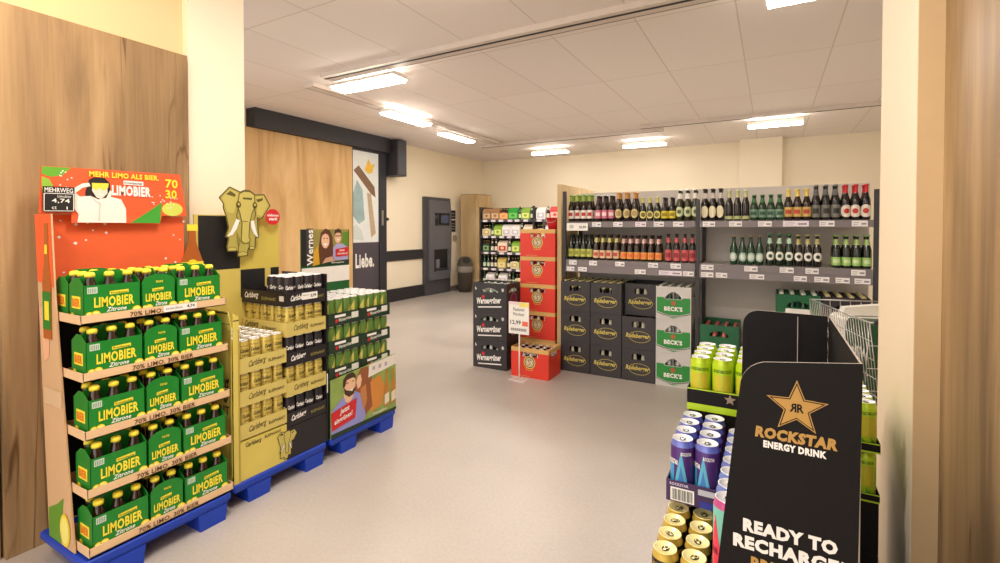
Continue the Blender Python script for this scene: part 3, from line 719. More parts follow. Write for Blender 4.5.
sk = M((238, 190, 156), .6); hr = M((70, 46, 30), .6); sh = M((150, 152, 214), .6); ta = M((196, 128, 74), .6)
m.flat([(.0, .0), (.005, .17), (.07, .22), (.12, .245), (.2, .245), (.26, .235), (.31, .17), (.32, .08), (.25, .0)], f, .001, sh)
m.flat([(.1, .255), (.12, .20), (.15, .185), (.18, .21), (.2, .25)], f, .0016, sk)
m.disc(.155, .30, .05, f, .002, sk, .065); m.flat([(.098, .30), (.10, .35), (.13, .376), (.18, .38), (.205, .36), (.21, .335), (.18, .345), (.13, .34), (.115, .30)], f, .0026, hr)
m.flat([(.105, .30), (.115, .25), (.15, .225), (.19, .235), (.206, .28), (.19, .27), (.16, .262), (.125, .275)], f, .0026, hr); m.flat([(.15, .272), (.19, .276), (.175, .255)], f, .003, WHITE)
m.stroke([(.125, .317), (.145, .32)], .005, f, .003, hr); m.stroke([(.17, .32), (.19, .322)], .005, f, .003, hr)
m.flat([(.2, .25), (.215, .33), (.25, .385), (.31, .385), (.36, .33), (.34, .12), (.30, .05), (.27, .17), (.25, .22)], f, .0012, M((150, 90, 52), .6)); m.flat([(.212, .30), (.225, .34), (.25, .35), (.262, .31), (.25, .265), (.225, .255)], f, .0018, sk); m.flat([(.25, .25), (.3, .27), (.31, .16), (.28, .09), (.25, .2)], f, .0022, ta); m.flat([(.34, .27), (.44, .3), (.48, .2), (.46, .08), (.34, .06)], f, .0014, M((214, 140, 60), .5)); m.flat([(.3, .3), (.34, .27), (.36, .1), (.31, .07)], f, .0016, M((150, 86, 50), .6))
for a in (.48, .55): m.flat([(a, .05), (a + .045, .06), (a + .045, .2), (a + .03, .25), (a + .03, .31), (a + .012, .31), (a + .012, .25), (a, .2)], f, .002, M((196, 128, 50), .4)); m.flat([(a, .07), (a + .045, .08), (a + .045, .15), (a, .14)], f, .0026, M((236, 220, 196), .5))
m.flat([(.32, .305), (.6, .335), (.6, .408), (.33, .39)], f, .003, M((236, 228, 218), .5)); [m.rect(.36 + i * .06, .385 + i * .06, .345, .372, f, .0036, M((180, 176, 180), .5)) for i in range(3)]
m.flat([(.0, 0), (W, 0), (W, .02), (.0, .03)], f, .0024, WG)
part('picture', m, mcard)
m = MB(); m.flat([(.005, .05), (.2, .075), (.215, .20), (.0, .165)], f, .004, RED); part('slogan_panel', m, mcard); m = MB(); m.text('Jetzt', .07, .125, .08, .042, f, .0048, WHITE, .04, .15, rise=.012); m.text('eingrünen!', .025, .073, .15, .042, f, .0048, WHITE, .04, .15, rise=.02); part('slogan_lettering', m, mcard); m = MB(); m.text('Wernesgrüner', .36, .03, .14, .02, f, .0048, WHITE, .02); part('brand_lettering', m, mcard)
ad = thing('picture_sign', 'sign with a laughing long-haired woman and a man standing behind the dark green can trays', 'sign', (-2.79, 2.2, .99))
m = MB(); W, H = .42, .255; f = FX(.006, .005, .195)
m.box(0, .006, 0, .43, .0, .45, DARKGREEN); m.rect(.0, .415, .0, H, f, .001, M((150, 140, 70), .5, var=.3, scale=10))
m.rect(-.003, .04, 0, H, f, .0016, INK); m.rect(.04, .095, .0, H + .006, f, .0016, M((60, 60, 58), .5)); m.rect(.0, .425, -.125, -.012, f, .001, WHITE)
m.flat([(.09, 0), (.10, .10), (.16, .16), (.24, .13), (.30, .0)], f, .002, M((214, 164, 40), .5)); m.flat([(.15, .0), (.14, .12), (.16, .23), (.2, .262), (.24, .25), (.265, .2), (.27, .08), (.24, 0)], f, .003, M((94, 52, 30), .55))
m.disc(.2, .175, .036, f, .004, sk, .055); m.flat([(.175, .155), (.225, .155), (.2, .135)], f, .005, WHITE); m.stroke([(.18, .19), (.195, .192)], .005, f, .005, hr); m.stroke([(.208, .192), (.222, .19)], .005, f, .005, hr); m.flat([(.165, .21), (.175, .235), (.2, .245), (.225, .235), (.236, .21), (.2, .226)], f, .0045, M((94, 52, 30), .55))
m.flat([(.26, .03), (.27, .12), (.30, .15), (.36, .15), (.41, .12), (.415, .03)], f, .002, M((176, 170, 216), .6)); m.disc(.315, .2, .032, f, .003, sk, .046); m.flat([(.28, .21), (.285, .25), (.32, .262), (.345, .25), (.35, .21), (.335, .23), (.3, .23)], f, .004, hr); m.stroke([(.285, .207), (.345, .207)], .006, f, .0045, INK); m.flat([(.3, .185), (.332, .185), (.316, .17)], f, .0045, WHITE)
m.flat([(.16, .0), (.2, .05), (.26, .06), (.3, .0)], f, .005, M((206, 160, 130), .6)); m.flat([(.35, .13), (.415, .13), (.415, .24), (.36, .23)], f, .0018, M((96, 140, 40), .5))
m.flat([(.29, .055), (.415, .06), (.415, .125), (.29, .11)], f, .006, RED); m.flat([(.09, 0), (.42, 0), (.42, .03), (.22, .02)], f, .006, WG)
part('board', m, ad)
m = MB(); m.text('Wernes', .092, .004, .25, .052, f, .0062, WHITE, .03, 0, rot=PI / 2); m.text('Jetzt', .325, .09, .05, .02, f, .0068, WHITE, .03); m.text('eingrünen!', .305, .066, .10, .02, f, .0068, WHITE, .03); m.text('Wernesgrüner', .25, .005, .12, .014, f, .0068, WHITE, .02)
part('sign_lettering', m, ad)
# ------------------------------------------------------------------ bottles
def bottle(name, h, glass, cap, label, neck=None, shape='wrap', accent=None, r=.031, lz=(.03, .11), foil=None, n=14):
    """long-neck bottle: glass body, cap, body label, neck label or foil"""
    G = M(glass, .12, coat=.5); k = h / .26
    b = MB(); rn = .0135
    P = [(0, .006), (r - .004, 0), (r, .006), (r, .135 * k), (r * .92, .152 * k), (r * .62, .182 * k), (rn * 1.08, .208 * k), (rn, .243 * k), (rn * 1.15, .246 * k), (rn * 1.1, .253 * k), (0, .253 * k)]
    b.lathe([p + (G,) for p in P], n); out = [(name, b.mesh(name), -1)]
    C = M(cap, .35, metal=.2)
    b = MB(); b.lathe([(rn * 1.16, .2475 * k, C), (rn * 1.34, .2475 * k, C), (rn * 1.3, .256 * k, C), (rn * 1.05, h, C), (0, h, C)], n); out.append(('cap', b.mesh('cap'), 0))
    Lm = M(label, .5); z0, z1 = lz[0] * k, lz[1] * k; b = MB()
    if shape == 'wrap':
        b.lathe([(r + .0006, z0, Lm), (r + .0006, z1, Lm)], n)
        if accent: b.arc(r + .0011, z0 + (z1 - z0) * .3, z0 + (z1 - z0) * .72, -PI / 2 - .7, -PI / 2 + .7, M(accent, .5), 6)
    else:
        el = lambda t: (.5 - .5 * math.sqrt(max(0, 1 - (2 * t - 1) ** 2)), .5 + .5 * math.sqrt(max(0, 1 - (2 * t - 1) ** 2)))
        w = 1.15 if shape == 'oval' else (z1 - z0) / 2 / r
        b.arc(r + .0006, z0, z1, -PI / 2 - w, -PI / 2 + w, Lm, 12, el)
        if accent: q_ = .2 if shape == 'oval' else .29; b.arc(r + .0011, z0 + (z1 - z0) * q_, z1 - (z1 - z0) * q_, -PI / 2 - w * (1 - 2 * q_), -PI / 2 + w * (1 - 2 * q_), M(accent, .5), 10, el)
    out.append(('label', b.mesh('label'), 0))
    if neck:
        N_ = M(neck, .45); b = MB()
        b.lathe([(r * .64 + .0007, .181 * k, N_), (rn * 1.1 + .0008, .207 * k, N_), (rn + .0008, .225 * k, N_)], n); out.append(('neck_label', b.mesh('neck_label'), 0))
    if foil:
        N_ = M(foil, .35, metal=.3); b = MB()
        b.lathe([(rn * 1.22, .196 * k, N_), (rn + .001, .215 * k, N_), (rn + .001, .242 * k, N_), (rn * 1.17 + .0006, .2465 * k, N_)], n); out.append(('neck_foil', b.mesh('neck_foil'), 0))
    return out
BRN = (38, 22, 16); GRN = (18, 56, 30); DKB = (24, 18, 18)
# key: proto, words, x positions, rows, shelf z
S1, S2 = 1.512, 1.132
GROUPS = [
 (bottle('beer_bottle', .27, BRN, (120, 170, 70), (236, 226, 216), None, 'wrap', (186, 40, 44), foil=(150, 176, 70)), 'green foiled dark bottle with red and white label', [-1.785, -1.717, -1.652, -1.588], 2, 'top', 'left'),
 (bottle('beer_bottle', .265, BRN, (226, 226, 226), (214, 120, 140), (60, 40, 44), 'wrap', (238, 220, 222)), 'dark bottle with white cap and pink label', [-1.502, -1.436, -1.37], 2, 'top', 'left'),
 (bottle('beer_bottle', .28, BRN, (214, 150, 70), (216, 198, 140), None, 'oval', (176, 150, 90), foil=(206, 150, 80), r=.034), 'dark bottle with orange cap and cream oval label', [-1.3, -1.222, -1.142], 2, 'top', 'left'),
 (bottle('beer_bottle', .225, (30, 34, 18), (206, 204, 120), (232, 220, 130), None, 'oval', (120, 110, 40), foil=(206, 204, 110)), 'short bottle with pale yellow neck and yellow label', [-1.066, -.998, -.932], 1, 'top', 'left'),
 (bottle('beer_bottle', .22, DKB, (60, 52, 50), (226, 208, 60), None, 'wrap', (150, 130, 30)), 'short dark bottle with bright yellow label', [-.868, -.802], 2, 'top', 'left'),
 (bottle('beer_bottle', .29, (52, 50, 24), (240, 236, 228), (206, 214, 170), (238, 234, 226), 'round', (90, 100, 60), lz=(.035, .115)), 'tall olive bottle with white neck and round pale label', [-.735, -.669, -.603], 2, 'top', 'left'),
 (bottle('beer_bottle', .285, DKB, (60, 34, 30), (236, 226, 190), (206, 196, 190), 'oval', None, lz=(.025, .12)), 'tall dark bottle with large cream oval label', [-.522, -.458, -.394], 2, 'top', 'right'),
 (bottle('beer_bottle', .262, DKB, (200, 206, 150), (180, 186, 130), None, 'wrap', None, lz=(.012, .04), foil=(196, 200, 140)), 'black bottle with pale foil neck and thin low label', [-.325, -.26, -.197], 1, 'top', 'right'),
 (bottle('beer_bottle', .218, GRN, (70, 120, 60), (120, 150, 130), (60, 110, 70), 'wrap', (40, 80, 60)), 'short green bottle with greyish green label', [-.133, -.07, -.007, .056], 2, 'top', 'right'),
 (bottle('beer_bottle', .255, BRN, (226, 196, 90), (206, 176, 100), None, 'wrap', (190, 60, 50), foil=(226, 200, 100)), 'gold foiled brown bottle with red and gold label', [.12, .184, .248], 2, 'top', 'right'),
 (bottle('beer_bottle', .285, DKB, (140, 140, 136), (120, 118, 110), (90, 90, 88), 'wrap', (40, 40, 40), lz=(.02, .11)), 'tall black bottle with grey label and silver stopper', [.312, .377, .442], 2, 'top', 'right'),
 (bottle('beer_bottle', .278, DKB, (196, 40, 44), (232, 220, 206), None, 'round', (196, 50, 40), foil=(196, 40, 44), lz=(.02, .11)), 'red foiled dark bottle with round red and white label', [.507, .572, .637], 2, 'top', 'right'),
 (bottle('beer_bottle', .25, (24, 30, 22), (40, 60, 40), (196, 200, 100), None, 'wrap', (150, 156, 60)), 'black bottle with pale yellow green label', [-1.785, -1.72, -1.655, -1.59], 2, 'lower', 'left'),
 (bottle('beer_bottle', .252, BRN, (60, 50, 40), (230, 196, 160), (214, 206, 130), 'wrap', (200, 70, 56), lz=(.02, .1)), 'dark bottle with yellow neck and red and cream label', [-1.522, -1.455, -1.388, -1.32], 2, 'lower', 'left'),
 (bottle('beer_bottle', .245, BRN, (36, 24, 24), (236, 160, 80), (232, 190, 180), 'wrap', (240, 120, 70), lz=(.02, .09)), 'dark bottle with pink neck label and orange label', [-1.248, -1.184, -1.12, -1.056, -.99, -.922], 2, 'lower', 'left'),
 (bottle('beer_bottle', .262, DKB, (50, 30, 30), (206, 96, 96), (200, 90, 90), 'wrap', (150, 40, 50), lz=(.015, .115)), 'slim dark bottle with red neck and tall red label', [-.832, -.76, -.688, -.622], 1, 'lower', 'left'),
 (bottle('beer_bottle', .25, (20, 62, 40), (160, 140, 100), (170, 200, 180), None, 'oval', (226, 232, 226)), 'clear green bottle with white lettered label', [-.285, -.219, -.154, -.089], 1, 'lower', 'right'),
 (bottle('beer_bottle', .268, (14, 44, 24), (60, 140, 90), (236, 240, 228), (190, 226, 200), 'round', (20, 70, 40), lz=(.045, .115)), 'dark green bottle with pale neck and round white label', [-.012, .058, .128], 3, 'lower', 'right'),
 (bottle('beer_bottle', .262, DKB, (190, 176, 110), (236, 236, 226), (190, 180, 120), 'round', (40, 36, 32), lz=(.045, .115)), 'brown bottle with pale neck and round white label', [.193, .258, .323], 1, 'lower', 'right'),
 (bottle('beer_bottle', .262, (16, 30, 18), (150, 180, 110), (166, 206, 120), (170, 196, 120), 'wrap', (210, 230, 170), lz=(.02, .085)), 'dark bottle with light green neck and leafy green label', [.45, .516, .582, .648], 2, 'lower', 'right'),
]
for proto, words_, xs, rows, shelf, bay in GROUPS:
    z = (S1 if shelf == 'top' else S2) + .0022
    for j in range(rows):
        for i, x in enumerate(xs):
            lab = f'{words_}, {nth(i, len(xs))} in {["front", "second", "third"][j]} row, {shelf} shelf'
            inst(proto, lab, 'bottle', (x + (random.uniform(-.0006, .0006) if j else 0), 4.672 + .08 * j, z), random.uniform(-.25, .25), f'bottles on the {shelf} shelf of the {bay} bay')

# ------------------------------------------------------------------ the long beer shelving
SG = M((52, 50, 54), .5); SLF = M((196, 190, 184), .45); RAILG = M((120, 112, 114), .45); BACKG = M((206, 198, 190), .6)
gd = thing('shelf_unit', 'long dark grey two-bay beer shelving with an oak end panel', 'shelving', (-1.83, 4.6, 0))
gx = lambda x: x + 1.83
m = MB(); m.box(-.088, -.043, .02, 1.08, 0, 1.895, WOODS); part('side_panel', m, gd, 'pale oak end panel')
m = MB(); m.box(-.02, 2.55, .5, .53, .0, 1.83, BACKG); part('back_panel', m, gd)
for i, x in enumerate((-.02, 1.243, 2.51)):
    m = MB(); z0 = .96 if i == 0 else 0
    m.box(x, x + .03, .0, .03, z0, (1.82, 1.7, 1.745)[i], SG); m.box(x, x + .03, .46, .499, z0, 1.7, SG) if i < 2 else None
    part('upright', m, gd)
    m = MB(); fr = FX(x + .03, 0, 0); fy = FY(x, 0, 0)
    for k in range(26):
        zz = z0 + .02 + k * .03
        if zz < 1.8: m.rect(.012, .018, 1.14 + k * .025, 1.153 + k * .025, fr, .0006, M((150, 146, 142), .5))
    part('slot_strip', m, gd)
TAGM = [M((240, 236, 236), .5), M((236, 224, 236), .5)]
tag_mesh = {}
def ptag(w, h, ci):
    k = (round(w, 3), h, ci)
    if k not in tag_mesh:
        b = MB(); f = FY(0, 0, 0); b.prism([(0, 0), (w, 0), (w, h), (0, h)], f, 0, .0015, TAGM[ci])
        b.rect(w * .08, w * .45, h * .58, h * .72, f, .002, M((176, 170, 174), .6)); b.rect(w * .6, w * .92, h * .3, h * .62, f, .002, M((150, 144, 150), .6)); b.rect(w * .08, w * .4, h * .22, h * .36, f, .002, M((190, 184, 186), .6))
        tag_mesh[k] = b.mesh('price_tag')
    return tag_mesh[k]
def shelf(x0, x1, z, tags, low=None):
    m = MB(); m.box(gx(x0), gx(x1), .012, .49, z - .03, z, SLF); s = part('shelf', m, gd)
    b = MB(); a0, a1 = gx(x0), gx(x1)
    b.prism([(.0, z - .055), (.011, z - .055), (.011, z + .001), (.006, z + .001)], Fr((a0, 0, 0), (0, 1, 0), (0, 0, 1)), 0, a1 - a0, RAILG); part('price_rail', b, s)
    if low:
        b = MB(); b.prism([(-.012, z - .12), (.03, z - .12), (.03, z - .056), (-.004, z - .056)], Fr((a0, 0, 0), (0, 1, 0), (0, 0, 1)), 0, a1 - a0, RAILG); part('price_rail', b, s)
    for tx_, w, ci in tags: o = part('price_tag', ptag(w, .045, ci), s); o.location = (gx(tx_), -.002, z - .05)
    for tx_, w, ci in (low or []): o = part('price_tag', ptag(w, .042, ci), s); o.location = (gx(tx_), -.0135, z - .112)
shelf(-1.815, -.592, S1, [(-1.54, .09, 0), (-1.33, .09, 0), (-1.12, .10, 1), (-.95, .09, 0), (-.78, .09, 0)])
big = MB(); f = FY(0, 0, 0); big.prism([(0, 0), (.22, 0), (.22, .075), (0, .075)], f, 0, .002, WHITE); big.text('10,99', .13, .018, .07, .03, f, .0026, INK, .03); big.disc(.05, .04, .025, f, .0026, M((190, 190, 180), .5), .02); o = part('price_card', big, gd); o.location = (gx(-1.8), -.014, S1 - .088)
shelf(-.555, .675, S1, [(-.53, .1, 0), (-.32, .1, 0), (-.1, .1, 0), (.08, .18, 1), (.33, .1, 0), (.54, .1, 0)])
shelf(-1.815, -.592, S2, [(-1.78, .08, 0), (-1.57, .08, 0), (-1.31, .09, 0), (-1.0, .09, 0), (-.8, .09, 0)], [(-1.80, .08, 0), (-1.68, .09, 0), (-1.12, .1, 0), (-.9, .2, 1), (-.69, .09, 0)])
shelf(-.555, .675, S2, [(-.54, .1, 0), (-.2, .1, 0), (.06, .1, 0), (.24, .09, 0), (.54, .09, 0)], [(-.54, .1, 0), (-.42, .09, 0), (-.16, .11, 0), (.16, .09, 0), (.3, .1, 0), (.44, .09, 0), (.56, .1, 0)])
m = MB(); m.box(-.02, 2.55, .531, .54, .0, .1, SG); part('base_plinth', m, gd)

# ------------------------------------------------------------------ crates
def crate(w, d, h, col, hole, rim=None):
    """open bottle crate, front towards -Y, origin at the front foot centre; hole: (half width, z0, z1, arch) hand hole"""
    t = .008; b = MB(); x0, x1 = -w / 2, w / 2; f = Fr((0, 0, 0), (1, 0, 0), (0, 0, 1))
    hw, z0, z1, arch = hole
    def wall(fr, half, hh):
        b.prism([(-half, 0), (half, 0), (half, z0), (-half, z0)], fr, -t, 0, col)
        b.prism([(-half, z0), (-hw, z0), (-hw, z1), (-half, z1)], fr, -t, 0, col); b.prism([(hw, z0), (half, z0), (half, z1), (hw, z1)], fr, -t, 0, col)
        top = rim or col
        if arch:
            A = [(-hw + 2 * hw * i / 10, z1 + arch * math.sin(PI * i / 10)) for i in range(11)]
            b.prism([(-half, z1)] + A + [(half, z1), (half, hh), (-half, hh)], fr, -t, 0, top)
        else: b.prism([(-half, z1), (half, z1), (half, hh), (-half, hh)], fr, -t, 0, top)
    wall(FY(0, 0, 0), w / 2, h)
    wall(Fr((0, d, 0), (-1, 0, 0), (0, 0, 1)), w / 2, h)
    wall(Fr((x1, d / 2, 0), (0, 1, 0), (0, 0, 1)), d / 2 - t, h); wall(Fr((x0, d / 2, 0), (0, -1, 0), (0, 0, 1)), d / 2 - t, h)
    b.box(x0 + t, x1 - t, t, d - t, .0, .012, col)
    return b
def dividers(w, d, nx, ny, col, z1):
    b = MB()
    for i in range(1, nx): x = -w / 2 + w * i / nx; b.box(x - .0015, x + .0015, .009, d - .009, .013, z1, col)
    for j in range(1, ny): y = d * j / ny; b.box(-w / 2 + .009, w / 2 - .009, y - .0015, y + .0015, .013, z1, col)
    return b.mesh('divider')
CRB = bottle('crate_bottle', .262, (30, 22, 16), (216, 212, 190), (200, 190, 150), (206, 200, 176), n=10, r=.0285, foil=(214, 208, 186))
CRBT = bottle('crate_bottle', .298, (30, 22, 16), (216, 206, 150), (200, 190, 150), None, n=10, r=.0285, foil=(210, 196, 130))
CRGT = bottle('crate_bottle', .3, (20, 66, 38), (206, 210, 196), (206, 216, 200), None, n=10, r=.0285, foil=(206, 212, 200))
CRG = bottle('crate_bottle', .262, (16, 60, 34), (200, 210, 196), (200, 210, 190), (206, 216, 200), n=10, r=.0285, foil=(206, 216, 200))
CRR = bottle('crate_bottle', .255, (46, 26, 18), (226, 220, 214), (220, 200, 190), (220, 206, 200), n=10, r=.0285)
CRP = bottle('crate_bottle', .262, (16, 60, 34), (206, 110, 100), (200, 150, 140), (214, 120, 110), n=10, r=.0285, foil=(206, 110, 104))
def fill(bp, x, y, z, w, d, nx, ny, words_, rows='all', cols=None, rz=0):
    for j in range(ny):
        if rows != 'all' and j >= rows: continue
        for i in range(nx):
            if cols and i not in cols: continue
            inst(bp, f'{words_}, {nth(i, nx)} of the {["front", "second", "third", "fourth", "back"][j]} row', 'bottle', (x - w / 2 + w * (i + .5) / nx, y + d * (j + .5) / ny, z + .0135), random.uniform(-.5, .5), 'bottles in crates')

# dark crates with gold script
DK = M((56, 52, 54), .5); GS = M((214, 196, 96), .5)
w, d, h = .306, .396, .304
cm = crate(w, d, h, DK, (.06, .205, .25, .012)); m0 = cm.mesh('beer_crate')
q = MB(); f = FY(0, 0, 0)
q.ring(.012, .118, .1, .054, .0035, f, .001, GS, 40)
q.text('Radeberger', -.118, .094, .225, .056, f, .0022, GS, .028, .3)
q1 = q.mesh('script_logo')
DCR = [('beer_crate', m0, -1), ('script_logo', q1, 0), ('divider', dividers(w, d, 4, 5, DK, .2), 0)]
colname = ['first', 'second', 'third']
for c in range(3):
    x = -1.716 + .314 * c
    for k in range(3):
        y = 4.6 + (.095 if c == 2 and k == 2 else 0); z = k * .3055
        nm = f'{["bottom", "middle", "top"][k]} crate in the {colname[c]} gold script stack'
        inst(DCR, f'{["bottom", "middle", "top"][k]} dark crate with gold script, {colname[c]} stack from the oak end panel', 'crate', (x, y, z), 0, 'dark crates with gold script')
        if k == 2: fill(CRBT if c < 2 else CRB, x, y, z, w, d, 4, 5, f'bottle of the {nm}', 'all' if c < 2 else 1)
        elif c == 2 and k == 1: fill(CRB, x, y, z, w, d, 4, 5, f'bottle of the {nm}', 2)
        else: fill(CRB, x, y, z, w, d, 4, 5, f'bottle of the {nm}', 1, (1, 2))
# pale grey crates with a green panel
LG = M((206, 202, 198), .5); BG = M((44, 142, 60), .45)
cm = crate(w, d, h, LG, (.07, .192, .207, .05)); m0 = cm.mesh('beer_crate'); q = MB()
panel = [(-.145, .075), (-.10, .06), (-.05, .048), (0, .044), (.05, .048), (.10, .06), (.145, .075), (.145, .205), (.085, .205), (.07, .188), (-.07, .188), (-.085, .205), (-.145, .205)]
q.flat(panel, f, .001, BG); q.stroke([(-.15, .066), (-.1, .05), (0, .034), (.1, .05), (.15, .066)], .006, f, .0014, M((60, 60, 60), .5)); q.flat([(-.13, .05), (-.05, .03), (0, .026), (.05, .03), (.13, .05), (0, .014)], f, .0008, M((70, 150, 70), .5))
p1 = q.mesh('green_panel'); q = MB(); q.text("BECK'S", -.08, .082, .16, .042, f, .0022, WHITE, .05); q.flat([(-.014, .135), (.014, .135), (.02, .165), (0, .178), (-.02, .165)], f, .002, M((190, 90, 60), .5)); p2 = q.mesh('crate_lettering')
BCR = [('beer_crate', m0, -1), ('green_panel', p1, 0), ('crate_lettering', p2, 0), ('divider', dividers(w, d, 4, 5, LG, .296), 0)]
for k in range(3):
    x = -1.716 + .314 * 3; z = k * .3055
    inst(BCR, f'{["bottom", "middle", "top"][k]} pale grey crate with green panel in the fourth stack', 'crate', (x, 4.6, z), 0, 'pale grey crates')
    fill(CRGT if k == 2 else CRG, x, 4.6, z, w, d, 4, 5, f'green bottle in the {["bottom", "middle", "top"][k]} pale grey crate', 'all' if k == 2 else 1, None if k == 2 else (1, 2))
# green crates on the right bay
GC = M((16, 96, 56), .45)
def gcrate(col, white):
    m0 = crate(.306, .396, .3, col, (.075, .2, .225, .025)).mesh('beer_crate'); q = MB()
    if white: q.flat([(-.10, .04), (.10, .04), (.085, .19), (-.085, .19)], f, .001, WHITE); q.rect(-.05, .05, .1, .13, f, .0016, M((220, 120, 90), .5))
    else: q.rect(-.09, .09, .06, .13, f, .001, M((60, 130, 90), .5))
    return [('beer_crate', m0, -1), ('front_label', q.mesh('front_label'), 0), ('divider', dividers(.306, .396, 4, 5, col, .296 if white else .2), 0)]
G1 = gcrate(GC, False); G2 = gcrate(GC, True); G3 = gcrate(M((46, 36, 44), .5), True)
for k in range(2):
    inst(G1, f'{["lower", "upper"][k]} of the two green crates behind the lime cans', 'crate', (-.392, 4.58, k * .304), 0, 'green crates')
fill(CRP, -.392, 4.58, .304, .306, .396, 4, 5, 'red capped bottle in the upper crate behind the lime cans')
for k in range(3):
    nm = ['bottom', 'middle', 'top'][k]
    inst(G2, f'{nm} green crate with white label in the stack under the right bay', 'crate', (.19, 4.56, k * .304), 0, 'green crates with white label')
    inst(G3, f'{nm} dark plum crate in the stack beside the right pier', 'crate', (.508, 4.56, k * .304), 0, 'dark plum crates')
fill(CRGT, .19, 4.56, .608, .306, .396, 4, 5, 'green bottle in the top green crate with white label')
fill(CRBT, .508, 4.56, .608, .306, .396, 4, 5, 'dark bottle in the top dark plum crate')
# red crates
RC = M((222, 58, 40), .45); GT = M((214, 170, 100), .5); w, d, h = .398, .298, .286
cm = crate(w, d, h, RC, (.088, .198, .245, .0), GT); m0 = cm.mesh('beer_crate'); q = MB()
def emblem(q, b0):
    q.disc(0, b0, .062, f, .001, M((60, 44, 34), .5)); q.ring(0, b0, .062, .062, .01, f, .0014, GS, 32); q.disc(0, b0, .044, f, .0016, M((226, 206, 170), .5)); q.ring(0, b0, .036, .036, .004, f, .002, M((120, 70, 40), .5), 24)
    q.stroke([(.018, b0 + .018), (0, b0 + .026), (-.016, b0 + .014), (.012, b0 - .006), (.0, b0 - .024), (-.018, b0 - .014)], .007, f, .0024, M((110, 60, 36), .5))
    q.stroke([(-.04, b0 - .055), (-.03, b0 - .075), (.03, b0 - .075), (.04, b0 - .055)], .004, f, .001, GS)
emblem(q, .15); q.rect(-.13, .0, .012, .016, f, .001, GT); e1 = q.mesh('round_emblem')
q = MB(); q.rect(-.19, .19, .28, .285, f, .0008, M((230, 190, 120), .5)); 
RCR = [('beer_crate', m0, -1), ('round_emblem', e1, 0), ('divider', dividers(w, d, 5, 4, RC, .19), 0)]
for k in range(5):
    nm = ['bottom', 'second', 'third', 'fourth', 'topmost'][k]
    inst(RCR, f'red crate with gold rim and round emblem, {nm} of the tall red stack', 'crate', (-2.135, 4.6, k * .2875), 0, 'red crates in the tall stack')
    fill(CRR, -2.135, 4.6, k * .2875, w, d, 5, 4, f'bottle in the {nm} crate of the tall red stack', 1, (1, 2, 3))
inst(RCR, 'single red crate of capped bottles in front of the tall red stack', 'crate', (-2.03, 4.2, 0), 0)
fill(CRR, -2.03, 4.2, 0, w, d, 5, 4, 'bottle in the single red crate in front of the stack')
bk = thing('bucket', 'small red bucket on top of the tall red crate stack', 'bucket', (-2.02, 4.74, 1.4365))
b = MB(); b.lathe([(0, 0, RED), (.045, 0, RED), (.062, .06, RED), (.066, .115, RED), (.07, .116, RED), (.07, .122, RED), (.062, .122, RED), (.042, .006, RED), (0, .006, RED)], 20); part('pail', b, bk)
b = MB(); b.tube([(.069 * math.cos(t), .0, .115 - .045 * math.sin(t)) for t in [PI * i / 10 for i in range(11)]], .003, WIRE); b.v = [(x, y - .072, z) for x, y, z in b.v]; part('bail', b, bk)
# black crates with white slanted lettering
WC = M((46, 42, 44), .5); w, d, h = .40, .298, .293
cm = crate(w, d, h, WC, (.10, .2, .215, .03)); m0 = cm.mesh('beer_crate'); q = MB()
q.text('Wernesgrüner', -.155, .05, .29, .085, f, .0016, WHITE, .04, .12, rise=.025); q.stroke([(-.14, .038), (.14, .06)], .012, f, .0012, WHITE); l1 = q.mesh('white_lettering'); q = MB(); q.disc(-.075, .15, .018, f, .0022, RED, n=16); q.stroke([(-.17, .22), (-.17, .25), (-.155, .22)], .005, f, .001, WHITE); q.disc(.155, .23, .014, f, .001, M((200, 196, 190), .5), .018)
sd = Fr((w / 2, .149, 0), (0, 1, 0), (0, 0, 1)); 
l3 = q.mesh('small_emblem'); q = MB(); q.disc(0, .12, .07, sd, .001, M((110, 36, 70), .5), .075); q.ring(0, .12, .07, .075, .008, sd, .0014, M((170, 130, 150), .5)); l2 = q.mesh('side_emblem')
WCR = [('beer_crate', m0, -1), ('white_lettering', l1, 0), ('small_emblem', l3, 0), ('side_emblem', l2, 0), ('divider', dividers(w, d, 5, 4, WC, .19), 0)]
for k in range(3):
    nm = ['bottom', 'middle', 'top'][k]
    inst(WCR, f'{nm} black crate with white slanted lettering left of the red crates', 'crate', (-2.525, 4.28, k * .2945), 0, 'black crates with white lettering')
    fill(CRG, -2.525, 4.28, k * .2945, w, d, 5, 4, f'green bottle in the {nm} black crate with white lettering', 'all' if k == 2 else 1, None if k == 2 else (1, 2, 3))
# standing price sign
ps = thing('price_stand', 'white price card on a thin rod standing before the red crate', 'sign', (-2.09, 4.1, 0))
CL = M((206, 202, 200), .2); b = MB(); b.bev(-.09, .09, -.06, .06, 0, .008, CL, .004); part('base', b, ps)
b = MB(); b.tube([(0, 0, .008), (0, 0, .46)], .006, WHITE, 8); part('rod', b, ps)
b = MB(); b.box(-.11, .105, -.008, -.002, .44, .745, WHITE); fr = FY(0, -.008, 0); b.rect(-.11, .0, .72, .745, fr, .001, M((236, 214, 214), .5)); b.rect(.0, .105, .70, .742, fr, .001, M((246, 226, 120), .5)); part('card', b, ps)
b = MB(); b.text('Paulaner', -.06, .66, .12, .03, fr, .0014, INK, .0); b.text('Münchner', -.06, .615, .12, .03, fr, .0014, INK, .0); part('name_lettering', b, ps); b = MB(); b.text('12,99', -.09, .525, .11, .045, fr, .0014, INK, .02); b.rect(.035, .095, .52, .565, fr, .001, M((236, 110, 84), .5))
part('card_lettering', b, ps); b = MB()
for i in range(22): b.rect(-.085 + i * .0075, -.085 + i * .0075 + (.003 if i % 3 else .005), .47, .495, fr, .0014, INK)
part('barcode', b, ps)
